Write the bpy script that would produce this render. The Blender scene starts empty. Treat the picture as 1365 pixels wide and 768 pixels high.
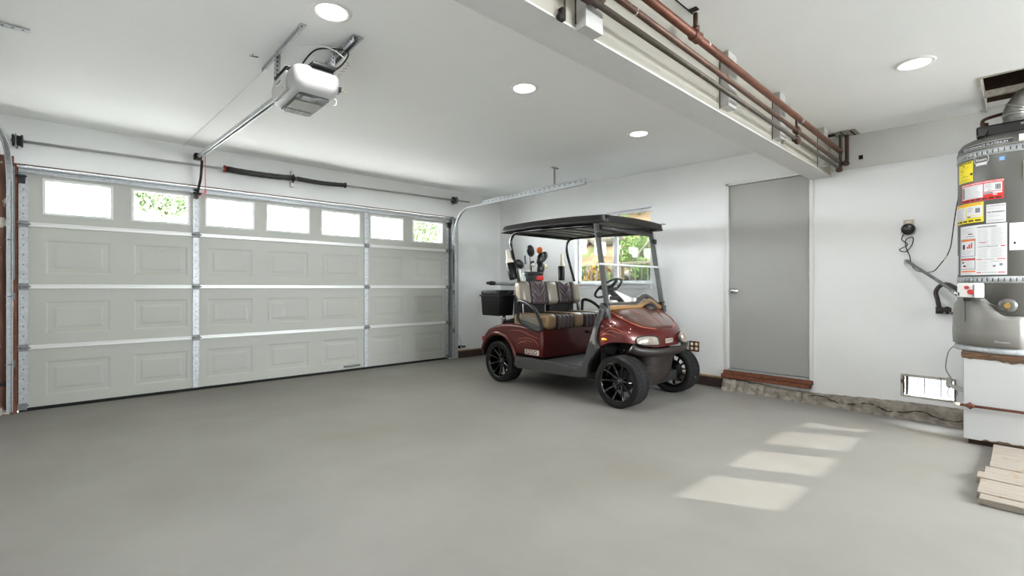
import bpy, bmesh, math, random
from mathutils import Vector, Matrix, Euler
random.seed(7)
PI = math.pi
sc = bpy.context.scene
COL = sc.collection
V = Vector

# ------------------------------------------------------------------ materials
MATS = {}
def srgb(r, g, b):
    f = lambda c: c / 12.92 if c <= 0.04045 else ((c + 0.055) / 1.055) ** 2.4
    return (f(r / 255), f(g / 255), f(b / 255), 1)

def mat(name, rgb, rough=0.5, metal=0.0, noise=0.0, nscale=8.0, col2=None, bump=0.0, bscale=60.0,
        coat=0.0, emit=None, estr=0.0, spots=None, spot_lo=.6, spot_hi=.7, spot_scale=5.0, stretch=None, spec=0.5):
    if name in MATS: return MATS[name]
    m = bpy.data.materials.new(name); m.use_nodes = True
    nt = m.node_tree; b = nt.nodes['Principled BSDF']
    b.inputs['Base Color'].default_value = rgb
    b.inputs['Roughness'].default_value = rough
    b.inputs['Metallic'].default_value = metal
    b.inputs['Specular IOR Level'].default_value = spec
    if coat: b.inputs['Coat Weight'].default_value = coat; b.inputs['Coat Roughness'].default_value = .06
    tc = nt.nodes.new('ShaderNodeTexCoord'); src = tc.outputs['Object']
    if stretch:
        mp = nt.nodes.new('ShaderNodeMapping'); mp.inputs['Scale'].default_value = stretch
        nt.links.new(src, mp.inputs['Vector']); src = mp.outputs['Vector']
    last = None
    if noise > 0 or col2:
        n = nt.nodes.new('ShaderNodeTexNoise'); n.inputs['Scale'].default_value = nscale; n.inputs['Detail'].default_value = 6
        n.inputs['Roughness'].default_value = .6
        nt.links.new(src, n.inputs['Vector'])
        cr = nt.nodes.new('ShaderNodeValToRGB')
        c2 = col2 if col2 else tuple([max(0, c * (1 - noise)) for c in rgb[:3]] + [1])
        cr.color_ramp.elements[0].position = .35; cr.color_ramp.elements[1].position = .65
        cr.color_ramp.elements[0].color = c2; cr.color_ramp.elements[1].color = rgb
        nt.links.new(n.outputs['Fac'], cr.inputs['Fac']); last = cr.outputs['Color']
    if spots:
        n2 = nt.nodes.new('ShaderNodeTexNoise'); n2.inputs['Scale'].default_value = spot_scale; n2.inputs['Detail'].default_value = 8
        nt.links.new(tc.outputs['Object'], n2.inputs['Vector'])
        mr = nt.nodes.new('ShaderNodeMapRange'); mr.inputs['From Min'].default_value = spot_lo; mr.inputs['From Max'].default_value = spot_hi
        nt.links.new(n2.outputs['Fac'], mr.inputs['Value'])
        mx = nt.nodes.new('ShaderNodeMix'); mx.data_type = 'RGBA'
        nt.links.new(mr.outputs['Result'], mx.inputs[0])
        if last: nt.links.new(last, mx.inputs[6])
        else: mx.inputs[6].default_value = rgb
        mx.inputs[7].default_value = spots; last = mx.outputs[2]
    if last: nt.links.new(last, b.inputs['Base Color'])
    if bump > 0:
        n3 = nt.nodes.new('ShaderNodeTexNoise'); n3.inputs['Scale'].default_value = bscale; n3.inputs['Detail'].default_value = 4
        nt.links.new(src, n3.inputs['Vector'])
        bp = nt.nodes.new('ShaderNodeBump'); bp.inputs['Strength'].default_value = bump; bp.inputs['Distance'].default_value = .01
        nt.links.new(n3.outputs['Fac'], bp.inputs['Height']); nt.links.new(bp.outputs['Normal'], b.inputs['Normal'])
    if emit:
        b.inputs['Emission Color'].default_value = emit; b.inputs['Emission Strength'].default_value = estr
    MATS[name] = m
    return m

def glass(name, tint=(1, 1, 1, 1), gloss=.08):
    if name in MATS: return MATS[name]
    m = bpy.data.materials.new(name); m.use_nodes = True; nt = m.node_tree; nt.nodes.clear()
    o = nt.nodes.new('ShaderNodeOutputMaterial'); t = nt.nodes.new('ShaderNodeBsdfTransparent'); g = nt.nodes.new('ShaderNodeBsdfGlossy')
    t.inputs['Color'].default_value = tint; g.inputs['Roughness'].default_value = .02
    mx = nt.nodes.new('ShaderNodeMixShader'); fr = nt.nodes.new('ShaderNodeLayerWeight'); pw = nt.nodes.new('ShaderNodeMath'); pw.operation = 'POWER'; pw.inputs[1].default_value = 4.0
    ad = nt.nodes.new('ShaderNodeMath'); ad.operation = 'MULTIPLY_ADD'; ad.inputs[1].default_value = .6; ad.inputs[2].default_value = gloss * .3
    nt.links.new(fr.outputs['Facing'], pw.inputs[0]); nt.links.new(pw.outputs[0], ad.inputs[0]); nt.links.new(ad.outputs[0], mx.inputs[0])
    nt.links.new(t.outputs[0], mx.inputs[1]); nt.links.new(g.outputs[0], mx.inputs[2]); nt.links.new(mx.outputs[0], o.inputs[0])
    MATS[name] = m
    return m

WHITE = mat('white_wall_paint', srgb(234, 235, 234), .55, noise=.03, nscale=2.5, bump=.05, bscale=90)
CEIL = mat('ceiling_paint', srgb(247, 248, 247), .7, noise=.02, nscale=2, bump=.04, bscale=70)
BEAMP = mat('beam_paint', srgb(164, 160, 148), .6, noise=.05, nscale=6, bump=.05, bscale=50)
DOORG = mat('garage_door_paint', srgb(172, 173, 165), .5, noise=.04, nscale=3)
STAIN = mat('door_grime', srgb(176, 168, 152), .6)
GALV = mat('galvanized_steel', srgb(190, 194, 196), .45, .45, noise=.25, nscale=40)
GALVD = mat('dull_galvanized_steel', srgb(136, 138, 137), .5, .3, noise=.3, nscale=30)
STRUTW = mat('white_strut', srgb(214, 215, 212), .4, .3)
DARKST = mat('dark_steel', srgb(62, 62, 62), .45, .6, noise=.3, nscale=30)
BLACK = mat('black_plastic', srgb(20, 20, 21), .45, spec=.35)
BLACKR = mat('black_rubber', srgb(26, 25, 25), .8, spec=.3, bump=.15, bscale=80)
GLOSSB = mat('gloss_black', srgb(12, 12, 13), .12, .3, coat=.6)
GREYP = mat('grey_plastic', srgb(64, 64, 64), .5, bump=.12, bscale=250)
MAT_FLOOR = mat('mat_grey', srgb(76, 76, 76), .7, noise=.3, nscale=120, bump=.4, bscale=200)
RED = mat('burgundy_metallic', srgb(80, 11, 6), .32, .3, noise=.15, nscale=400, coat=.45)
BROWNP = mat('brown_black_plastic', srgb(32, 24, 21), .5, bump=.1, bscale=200)
STRIPE = mat('copper_pinstripe', srgb(176, 96, 72), .35, .2)
TAN = mat('tan_vinyl', srgb(136, 110, 80), .38, bump=.08, bscale=150)
SILV = mat('pewter_vinyl', srgb(124, 117, 105), .33, .15, bump=.08, bscale=150)
PURP = mat('mauve_brown_vinyl', srgb(80, 65, 69), .42, bump=.08, bscale=150)
PIPING = mat('dark_piping', srgb(30, 24, 26), .5)
LENS = mat('headlight_lens', srgb(170, 160, 148), .12, .3, coat=1.0, noise=.45, nscale=20)
AMBER = mat('amber_lens', srgb(232, 150, 20), .2, coat=.8)
ORANGE = mat('orange_plastic', srgb(226, 108, 20), .35)
REDP = mat('red_plastic', srgb(196, 36, 30), .45)
WHITEP = mat('white_plastic', srgb(232, 231, 226), .35)
CREAMP = mat('cream_plastic', srgb(222, 214, 196), .4)
CONC = mat('concrete_floor', srgb(137, 134, 128), .6, noise=.14, nscale=1.1, spots=srgb(126, 121, 112), spot_lo=.5, spot_hi=.72, spot_scale=.9, bump=.06, bscale=70)
CURBM = mat('rough_concrete', srgb(158, 150, 138), .9, noise=.5, nscale=14, bump=.8, bscale=40)
CRACK = mat('dark_crack', srgb(36, 30, 26), .95)
BASEB = mat('brown_baseboard', srgb(66, 50, 48), .5, noise=.2, nscale=12)
RAWW = mat('raw_wood', srgb(128, 74, 48), .7, noise=.5, nscale=6, stretch=(1, 8, 8), bump=.3, bscale=20)
REDW = mat('red_brown_wood', srgb(134, 74, 50), .65, noise=.45, nscale=7, stretch=(8, 1, 8), spots=srgb(206, 200, 190), spot_lo=.66, spot_hi=.70, spot_scale=9, bump=.3, bscale=20)
DARKW = mat('dark_attic_wood', srgb(70, 50, 36), .8, noise=.5, nscale=4, stretch=(1, 8, 8))
JAMBW = mat('painted_jamb_wood', srgb(112, 74, 58), .7, noise=.45, nscale=5, stretch=(6, 6, 1), spots=srgb(196, 190, 180), spot_lo=.62, spot_hi=.65, spot_scale=7)
PLANKM = mat('whitewashed_wood', srgb(152, 142, 130), .8, noise=.22, nscale=5, stretch=(9, 1, 9), spots=srgb(140, 118, 96), spot_lo=.62, spot_hi=.68, spot_scale=14, bump=.3, bscale=30)
COPPER = mat('rusty_copper_pipe', srgb(112, 66, 46), .5, .35, noise=.35, nscale=16, spots=srgb(225, 220, 210), spot_lo=.70, spot_hi=.72, spot_scale=22)
COPPER2 = mat('brown_copper_pipe', srgb(98, 70, 56), .5, .35, noise=.35, nscale=14, spots=srgb(225, 220, 210), spot_lo=.71, spot_hi=.73, spot_scale=22)
DPIPE = mat('dark_pipe', srgb(84, 76, 66), .55, .3, noise=.35, nscale=14, spots=srgb(225, 220, 210), spot_lo=.71, spot_hi=.73, spot_scale=22)
FITTING = mat('rusty_fitting', srgb(76, 50, 38), .7, .2, noise=.4, nscale=30)
TANKG = mat('tank_grey', srgb(96, 95, 91), .38, .15)
TANKL = mat('tank_cover_grey', srgb(132, 130, 125), .4, .2)
DOORGR = mat('grey_door_paint', srgb(163, 163, 159), .42, noise=.04, nscale=2)
PAPER = mat('label_white', srgb(226, 227, 228), .3)
YEL = mat('label_yellow', srgb(240, 220, 40), .4)
REDL = mat('label_red', srgb(214, 44, 36), .4)
ORL = mat('label_orange', srgb(236, 120, 36), .4)
BLUL = mat('label_blue', srgb(96, 160, 216), .4)
GRYL = mat('label_grey', srgb(128, 130, 134), .5)
INK = mat('label_ink', srgb(34, 34, 36), .5)
PLATE = mat('name_plate', srgb(54, 58, 60), .4)
BRASS = mat('brass', srgb(176, 144, 84), .3, .9)
CHROME = mat('chrome', srgb(206, 206, 204), .18, 1.0)
FLEX = mat('flex_duct', srgb(150, 148, 142), .5, .6, noise=.3, nscale=40)
LGLASS = glass('window_glass'); TGLASS = glass('dimming_window_glass', (.42, .43, .42, 1))  # side window tint added to dim the bright slope outside
WGLASS = glass('windshield_glass', (.93, .94, .94, 1), .12)
LAMP = mat('lamp_lens', (1, 1, 1, 1), .4, emit=(1, .98, .95, 1), estr=9)

# ------------------------------------------------------------------ mesh builder
class M:
    def __init__(s): s.bm = bmesh.new(); s.mi = 0
    def use(s, i): s.mi = i; return s
    def _add(s, vs, fs, smooth=False):
        bv = [s.bm.verts.new(v) for v in vs]; out = []
        for f in fs:
            try:
                fc = s.bm.faces.new([bv[i] for i in f]); fc.material_index = s.mi; fc.smooth = smooth; out.append(fc)
            except ValueError: pass
        return bv, out
    def box(s, lo, hi, mtx=None, bev=0, seg=2):
        x0, y0, z0 = lo; x1, y1, z1 = hi
        vs = [V(p) for p in ((x0, y0, z0), (x1, y0, z0), (x1, y1, z0), (x0, y1, z0), (x0, y0, z1), (x1, y0, z1), (x1, y1, z1), (x0, y1, z1))]
        if mtx: vs = [mtx @ v for v in vs]
        bv, fs = s._add(vs, [(3, 2, 1, 0), (4, 5, 6, 7), (0, 1, 5, 4), (1, 2, 6, 5), (2, 3, 7, 6), (3, 0, 4, 7)])
        if bev:
            ed = list({e for f in fs for e in f.edges})
            r = bmesh.ops.bevel(s.bm, geom=ed, offset=bev, segments=seg, profile=.5, affect='EDGES')
            for f in r['faces']: f.material_index = s.mi; f.smooth = True
        return s
    def prism(s, poly, a, b, axis='y', bev=0, seg=2, mtx=None):
        """poly = 2D outline; extruded along axis between a and b. axis y: poly=(x,z); x: (y,z); z: (x,y)"""
        n = len(poly)
        def P(p, t):
            return {'y': V((p[0], t, p[1])), 'x': V((t, p[0], p[1])), 'z': V((p[0], p[1], t))}[axis]
        vs = [P(p, a) for p in poly] + [P(p, b) for p in poly]
        if mtx: vs = [mtx @ v for v in vs]
        fs = [tuple(range(n)), tuple(reversed(range(n, 2 * n)))] + [(i, i + n, (i + 1) % n + n, (i + 1) % n) for i in range(n)]
        bv, ff = s._add(vs, fs)
        bmesh.ops.recalc_face_normals(s.bm, faces=ff)
        if bev:
            ed = list(set(list(ff[0].edges) + list(ff[1].edges)))
            r = bmesh.ops.bevel(s.bm, geom=ed, offset=bev, segments=seg, profile=.5, affect='EDGES')
            for f in r['faces']: f.material_index = s.mi; f.smooth = True
        return s
    def tube(s, pts, r, n=10, closed=False, cap=True, prof=None):
        pts = [V(p) for p in pts]; m = len(pts)
        rs = r if isinstance(r, (list, tuple)) else [r] * m
        tg = []
        for i in range(m):
            if closed: t = pts[(i + 1) % m] - pts[i - 1]
            else: t = pts[min(i + 1, m - 1)] - pts[max(i - 1, 0)]
            tg.append(t.normalized())
        up = V((0, 0, 1)) if abs(tg[0].z) < .9 else V((1, 0, 0))
        u = tg[0].cross(up).normalized()
        rings = []
        for i in range(m):
            if i: u = (u - tg[i] * u.dot(tg[i])).normalized()
            w = tg[i].cross(u)
            if prof: rings.append([pts[i] + u * a + w * b for a, b in prof])
            else: rings.append([pts[i] + (u * math.cos(2 * PI * k / n) + w * math.sin(2 * PI * k / n)) * rs[i] for k in range(n)])
        N = len(rings[0]); vs = [v for rg in rings for v in rg]; fs = []
        for i in range(m if closed else m - 1):
            j = (i + 1) % m
            for k in range(N): fs.append((i * N + k, i * N + (k + 1) % N, j * N + (k + 1) % N, j * N + k))
        if cap and not closed: fs += [tuple(reversed(range(N))), tuple(range((m - 1) * N, m * N))]
        bv, ff = s._add(vs, fs, smooth=prof is None)
        if cap and not closed:
            for f in ff[-2:]: f.smooth = False
        bmesh.ops.recalc_face_normals(s.bm, faces=ff)
        return s
    def cyl(s, a, b, r, n=16, r2=None): return s.tube([a, b], [r, r if r2 is None else r2], n)
    def lathe(s, prof, origin=(0, 0, 0), axis='z', n=32, smooth=True, closed=False):
        """prof: (radius, height)"""
        o = V(origin); vs = []
        for k in range(n):
            a = 2 * PI * k / n; c, d = math.cos(a), math.sin(a)
            for r, h in prof:
                vs.append(o + {'z': V((r * c, r * d, h)), 'y': V((r * c, h, r * d)), 'x': V((h, r * c, r * d))}[axis])
        m = len(prof); fs = []
        for k in range(n):
            j = (k + 1) % n
            for i in range(m if closed else m - 1):
                ii = (i + 1) % m
                fs.append((k * m + i, k * m + ii, j * m + ii, j * m + i))
        bv, ff = s._add(vs, fs, smooth)
        bmesh.ops.remove_doubles(s.bm, verts=[v for v in bv if v.is_valid], dist=1e-6)
        ff = [f for f in ff if f.is_valid]
        bmesh.ops.recalc_face_normals(s.bm, faces=ff)
        return s
    def grid(s, rows, smooth=True, closed=False):
        n = len(rows[0]); vs = [V(p) for r in rows for p in r]; fs = []
        for i in range(len(rows) - 1):
            for k in range(n if closed else n - 1):
                kk = (k + 1) % n
                fs.append((i * n + k, i * n + kk, (i + 1) * n + kk, (i + 1) * n + k))
        s._add(vs, fs, smooth)
        return s
    def ball(s, c, r, sc_=(1, 1, 1), n=16, mtx=None):
        rows = []
        for i in range(n // 2 + 1):
            t = PI * i / (n // 2)
            rows.append([V((r * sc_[0] * math.sin(t) * math.cos(2 * PI * k / n), r * sc_[1] * math.sin(t) * math.sin(2 * PI * k / n), r * sc_[2] * math.cos(t))) for k in range(n)])
        rows = [[(mtx @ p if mtx else p) + V(c) for p in rw] for rw in rows]
        return s.grid(rows, closed=True)
    def obj(s, name, mats, parent=None, loc=None, double=None, solid=0, sub=0, bevel=0):
        me = bpy.data.meshes.new(name); s.bm.to_mesh(me); s.bm.free()
        for m_ in (mats if isinstance(mats, (list, tuple)) else [mats]): me.materials.append(m_)
        o = bpy.data.objects.new(name, me); COL.objects.link(o)
        if parent: o.parent = parent
        if loc: o.location = loc
        if solid: md = o.modifiers.new('solid', 'SOLIDIFY'); md.thickness = solid; md.offset = -1
        if bevel:
            md = o.modifiers.new('bevel', 'BEVEL'); md.width = bevel; md.segments = 2; md.limit_method = 'ANGLE'; md.angle_limit = .7
        if sub: md = o.modifiers.new('sub', 'SUBSURF'); md.levels = sub; md.render_levels = sub
        return o

def smooth_path(pts, k=6, closed=False):
    pts = [V(p) for p in pts]; n = len(pts); out = []
    rng = range(n) if closed else range(n - 1)
    for i in rng:
        if closed: p0, p1, p2, p3 = pts[i - 1], pts[i], pts[(i + 1) % n], pts[(i + 2) % n]
        else: p0, p1, p2, p3 = pts[max(i - 1, 0)], pts[i], pts[i + 1], pts[min(i + 2, n - 1)]
        for j in range(k):
            t = j / k
            out.append(.5 * ((2 * p1) + (p2 - p0) * t + (2 * p0 - 5 * p1 + 4 * p2 - p3) * t * t + (3 * p1 - p0 - 3 * p2 + p3) * t ** 3))
    if not closed: out.append(pts[-1])
    return out

def text_geo(body, size, bold=0.0, spacing=1.0):
    cu = bpy.data.curves.new('lettering', 'FONT'); cu.body = body; cu.size = size; cu.align_x = 'CENTER'; cu.align_y = 'CENTER'
    cu.offset = bold; cu.space_character = spacing; cu.resolution_u = 3
    ob = bpy.data.objects.new('lettering_source', cu); COL.objects.link(ob)
    bpy.context.view_layer.update()
    me = bpy.data.meshes.new_from_object(ob)
    vs = [v.co.copy() for v in me.vertices]; fs = [tuple(p.vertices) for p in me.polygons]
    bpy.data.objects.remove(ob); bpy.data.curves.remove(cu); bpy.data.meshes.remove(me)
    return vs, fs

def put_text(mb, body, size, fn, bold=0.0, spacing=1.0):
    vs, fs = text_geo(body, size, bold, spacing)
    mb._add([fn(v.x, v.y) for v in vs], fs)

def thing(name, label, cat, loc=(0, 0, 0), rot=0, group=None):
    o = bpy.data.objects.new(name, None); COL.objects.link(o); o.location = loc; o.rotation_euler = (0, 0, rot)
    o.empty_display_size = .1
    return tag(o, label, cat, group)
def tag(o, label, cat, group=None, kind=None):
    o['label'] = label; o['category'] = cat
    if group: o['group'] = group
    if kind: o['kind'] = kind
    return o
def struct(o): o['kind'] = 'structure'; return o
def sempty(name, loc=(0, 0, 0)):
    o = bpy.data.objects.new(name, None); COL.objects.link(o); o.location = loc; o['kind'] = 'structure'; return o
def copy_tree(o, parent=None):
    c = o.copy(); COL.objects.link(c)
    if parent: c.parent = parent
    for ch in list(o.children): copy_tree(ch, c)
    return c

XW, YG, XL, YB = 5.313, 6.10, -.62, -3.2     # inner faces of the walls
cz = lambda y: 2.53 + .022 * y               # ceiling height

# ------------------------------------------------------------------ shell
def wall_holes(mb, axis, a0, a1, z0, z1, face, thick, holes):
    us = sorted({a0, a1, *[h[0] for h in holes], *[h[1] for h in holes]}); zs = sorted({z0, z1, *[h[2] for h in holes], *[h[3] for h in holes]})
    for i in range(len(us) - 1):
        for j in range(len(zs) - 1):
            uc, zc = (us[i] + us[i + 1]) / 2, (zs[j] + zs[j + 1]) / 2
            if any(h[0] < uc < h[1] and h[2] < zc < h[3] for h in holes): continue
            lo, hi = (us[i], zs[j]), (us[i + 1], zs[j + 1])
            if axis == 'x': mb.box((min(face, face + thick), lo[0], lo[1]), (max(face, face + thick), hi[0], hi[1]))
            else: mb.box((lo[0], min(face, face + thick), lo[1]), (hi[0], max(face, face + thick), hi[1]))
    return mb

m = M()
N = 2
m.box((XL - .2, YB - .2, -.12), (XW + .2, YG + .05, 0))
struct(m.obj('floor', CONC))

m = M(); m2 = M()
def cslab(mb, x0, x1, y0, y1, t=.1):
    vs = [(x, y, cz(y) + d) for d in (0, t) for (x, y) in ((x0, y0), (x1, y0), (x1, y1), (x0, y1))]
    mb._add([V(v) for v in vs], [(0, 3, 2, 1)[::-1], (4, 5, 6, 7), (0, 1, 5, 4), (1, 2, 6, 5), (2, 3, 7, 6), (3, 0, 4, 7)])
HX0, HX1, HY0, HY1 = 4.43, 5.36, -.45, .20
cslab(m, XL - .15, HX0, YB - .15, YG + .15); cslab(m, HX0, XW + .15, HY1, YG + .15); cslab(m, HX0, XW + .15, YB - .15, HY0); cslab(m, HX1, XW + .15, HY0, HY1)
bmesh.ops.recalc_face_normals(m.bm, faces=m.bm.faces[:])
struct(m.obj('ceiling', CEIL))
# dark roof cavity seen through the ceiling hole
m = M()
x0, x1, y0, y1 = HX0 - .05, XW + .14, HY0 - .3, HY1 + .3
m.box((x0, y0, 2.60), (x0 + .03, y1, 3.1)); m.box((x1 - .145, y0, 2.60), (x1, y1, 3.1)); m.box((x0, y0, 2.60), (x1, y0 + .03, 3.1)); m.box((x0, y1 - .03, 2.60), (x1, y1, 3.1)); m.box((x0, y0, 3.07), (x1, y1, 3.1))
m.box((x0, HY1, 2.61), (x1, y1, 2.63)); m.box((x0, y0, 2.61), (x1, HY0, 2.63))
for q in (.32, .74): m.box((HX0 + q, y0, 2.78), (HX0 + q + .045, y1, 3.08))
struct(m.obj('roof_boards', DARKW))
m = M(); m.box((HX0 - .006, HY0, 2.526), (HX0 + .008, HY1 + .006, 2.63)); m.box((HX0, HY1 - .004, 2.526), (XW, HY1 + .010, 2.63)); m.box((4.90, HY0, 2.535), (4.945, HY1 + .01, 2.575))
struct(m.obj('trim_1', mat('broken_plaster_edge', srgb(196, 190, 180), .9, noise=.35, nscale=30, bump=.6, bscale=40)))

DW = (1.405, 2.245, .20, 2.272)      # walk door opening
WN = (3.197, 4.426, 1.184, 2.147)    # window opening
VT = (.385, .715, .185, .358)        # foundation vent
m = M(); wall_holes(m, 'x', YB - .15, YG + .15, 0, 2.95, XW, .14, [DW, WN, VT]); struct(m.obj('wall_right', WHITE))
m = M(); wall_holes(m, 'y', XL - .15, XW, 0, 2.95, YG, .16, [(-.44, 4.31, -.1, 2.235)]); struct(m.obj('wall_front', WHITE))
m = M(); m.box((XL - .15, YB - .15, 0), (XL, YG, 2.95)); struct(m.obj('wall_left', WHITE))
BW = (2.9, 5.2, 1.0, 2.35)
m = M(); wall_holes(m, 'y', XL, XW, 0, 2.95, YB, -.15, [BW]); struct(m.obj('wall_back', WHITE))

# thin, slightly greyer band along the top of the right wall
m = M(); m.box((XW - .006, -2.5, 2.235), (XW, 1.25, 2.56)); struct(m.obj('trim_2', mat('upper_wall_grey', srgb(214, 214, 210), .6, noise=.03, nscale=3)))

# unseen back window, added to fill the room with daylight
w = sempty('fill_window'); m = M()
for x in (2.9, 4.02, 5.14): m.box((x, YB - .09, 1.0), (x + .06, YB - .03, 2.35))
m.box((2.9, YB - .09, 1.0), (5.2, YB - .03, 1.06)); m.box((2.9, YB - .09, 2.29), (5.2, YB - .03, 2.35)); m.obj('window_frame', WHITEP, w)

# ceiling beam
bm_ = sempty('ceiling_beam')
m = M(); m.box((XL, 1.25, 2.20), (XW, 1.42, 2.56)); m.obj('beam_core', BEAMP, bm_, bevel=.003)
m = M(); m.box((XL, 1.247, 2.192), (XW, 1.423, 2.200)); m.obj('soffit_board', mat('soffit_white', srgb(206, 206, 203), .6, noise=.04, nscale=10), bm_)
for x in (1.50, 2.86, 3.74, 4.86):
    m = M(); m.box((x, 1.195, 2.19 if x < 2 else 2.225), (x + .115, 1.25, 2.555)); m.obj('beam_block', mat('block_white', srgb(186, 185, 181), .6, noise=.05, nscale=14), bm_, bevel=.003)
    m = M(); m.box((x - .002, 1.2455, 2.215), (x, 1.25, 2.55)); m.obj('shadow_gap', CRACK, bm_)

# baseboards
m = M(); m.box((XW - .02, 2.262, 0), (XW, YG, .108)); struct(m.obj('baseboard_right', BASEB))
m = M(); m.box((XW - .026, 2.262, .108), (XW, YG, .124)); m2 = None; struct(m.obj('trim_3', mat('bare_gypsum_edge', srgb(176, 150, 112), .8, noise=.4, nscale=20)))
m = M(); m.box((4.42, YG - .02, 0), (XW - .02, YG, .108)); struct(m.obj('baseboard_front', BASEB))
m = M(); m.box((4.42, YG - .026, .108), (XW - .026, YG, .124)); struct(m.obj('trim_4', MATS['bare_gypsum_edge']))

# broken concrete curb under the right wall
random.seed(3)
rows = []
ys = [2.26 - i * .035 for i in range(78)]
topz = []
for i, y in enumerate(ys):
    f = min(1, i / 5)
    t = .112 + .02 * math.sin(y * 3.1) + random.uniform(-.004, .004); topz.append(t)
    prof = []
    d = .075 + random.uniform(-.014, .020)
    for (u, z) in ((0, t), (.35, t - .004), (.75, t * .85), (.95, t * .6), (1.0, t * .35), (1.25, .02), (1.6, 0.001)):
        prof.append((XW - d * u * (1 if z > .03 else 1), y, max(z + random.uniform(-.012, .010) * (1 if 0 < u < 1.5 else 0), .001)))
    rows.append(prof)
m = M(); m.grid(rows, smooth=False); bmesh.ops.recalc_face_normals(m.bm, faces=m.bm.faces[:])
cb = m.obj('curb', CURBM); struct(cb)
m = M(); pts = []
random.seed(11)
for i in range(34):
    y = 1.42 - i * .036
    pts.append((XW - .082 + random.uniform(-.004, .004), y, .064 - .012 * i / 34 + .022 * math.sin(i * .62) + random.uniform(-.008, .008)))
m.tube(pts, [.0015 + .004 * abs(math.sin(i * 1.7)) for i in range(34)], 6); m.obj('crack', CRACK, cb)

# ------------------------------------------------------------------ walk door
d = sempty('door_2')
m = M(); m.box((XW + .008, 1.437, .232), (XW + .045, 2.213, 2.254)); m.obj('leaf', DOORGR, d, bevel=.002)
m = M()
m.box((XW - .014, 2.217, .20), (XW + .1, 2.25, 2.285)); m.box((XW - .014, 1.398, .20), (XW + .1, 1.432, 2.285)); m.box((XW - .014, 1.398, 2.258), (XW + .1, 2.25, 2.29))
m.obj('door_frame', mat('frame_white', srgb(222, 222, 219), .5), d, bevel=.003)
m = M(); m.box((XW + .02, 1.43, .19), (XW + .12, 2.22, 2.27)); m.obj('stop_panel', BLACK, d)
m = M(); m.box((XW - .03, 1.43, .212), (XW + .05, 2.22, .228)); m.obj('threshold_strip', GALV, d)
for z in (2.12, 1.25, .46):
    m = M(); m.cyl((XW - .004, 1.434, z - .045), (XW - .004, 1.434, z + .045), .0075, 8); m.box((XW - .001, 1.415, z - .045), (XW + .009, 1.434, z + .045)); m.obj('hinge', mat('hinge_metal', srgb(190, 186, 178), .4, .6), d)
m = M(); y, z = 2.158, 1.09
m.lathe([(0, 0), (.033, 0), (.031, .008), (.013, .012), (.012, .035), (.024, .042), (.028, .055), (.024, .066), (0, .070)], (0, 0, 0), 'x', 24)
for v in m.bm.verts: v.co = V((XW + .008 - v.co.x, y + v.co.y, z + v.co.z))
bmesh.ops.reverse_faces(m.bm, faces=m.bm.faces[:])
m.obj('knob', CHROME, d)
m = M(); m.box((XW - .05, 1.40, .172), (XW + .05, 2.262, .210)); m.box((XW - .056, 1.415, .128), (XW + .03, 2.285, .168)); struct(m.obj('sill', RAWW, bevel=.004))
m = M(); m.box((XW - .048, 1.40, .166), (XW, 2.27, .174)); struct(m.obj('trim_5', CRACK))

# ------------------------------------------------------------------ window
w = sempty('window_1'); y0, y1, z0, z1 = WN
m = M(); FR = mat('window_frame_white', srgb(226, 228, 230), .4)
m.box((XW + .05, y0, z0), (XW + .09, y0 + .035, z1)); m.box((XW + .05, y1 - .035, z0), (XW + .09, y1, z1)); m.box((XW + .05, y0, z0), (XW + .09, y1, z0 + .035)); m.box((XW + .05, y0, z1 - .035), (XW + .09, y1, z1))
m.box((XW + .045, 3.73, z0), (XW + .085, 3.79, z1)); m.obj('window_frame', FR, w, bevel=.003)
m = M(); m.box((XW + .055, y0 + .03, z0 + .03), (XW + .059, 3.75, z1 - .03)); m.obj('pane', TGLASS, w)
m = M(); m.box((XW + .066, 3.77, z0 + .03), (XW + .070, y1 - .03, z1 - .03)); m.obj('pane', TGLASS, w)
m = M(); m.box((XW - .016, y1 - .002, z0 - .02), (XW + .02, y1 + .055, z1 + .02)); m.box((XW - .012, y0 - .02, z1), (XW + .02, y1 + .055, z1 + .03)); m.obj('casing', FR, w, bevel=.003)
m = M(); m.box((XW - .05, y0 - .04, z0 - .02), (XW + .05, y1 + .09, z0 + .004)); m.box((XW - .016, y0 - .02, z0 - .075), (XW, y1 + .07, z0 - .02)); m.obj('sill', FR, w, bevel=.004)

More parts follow.
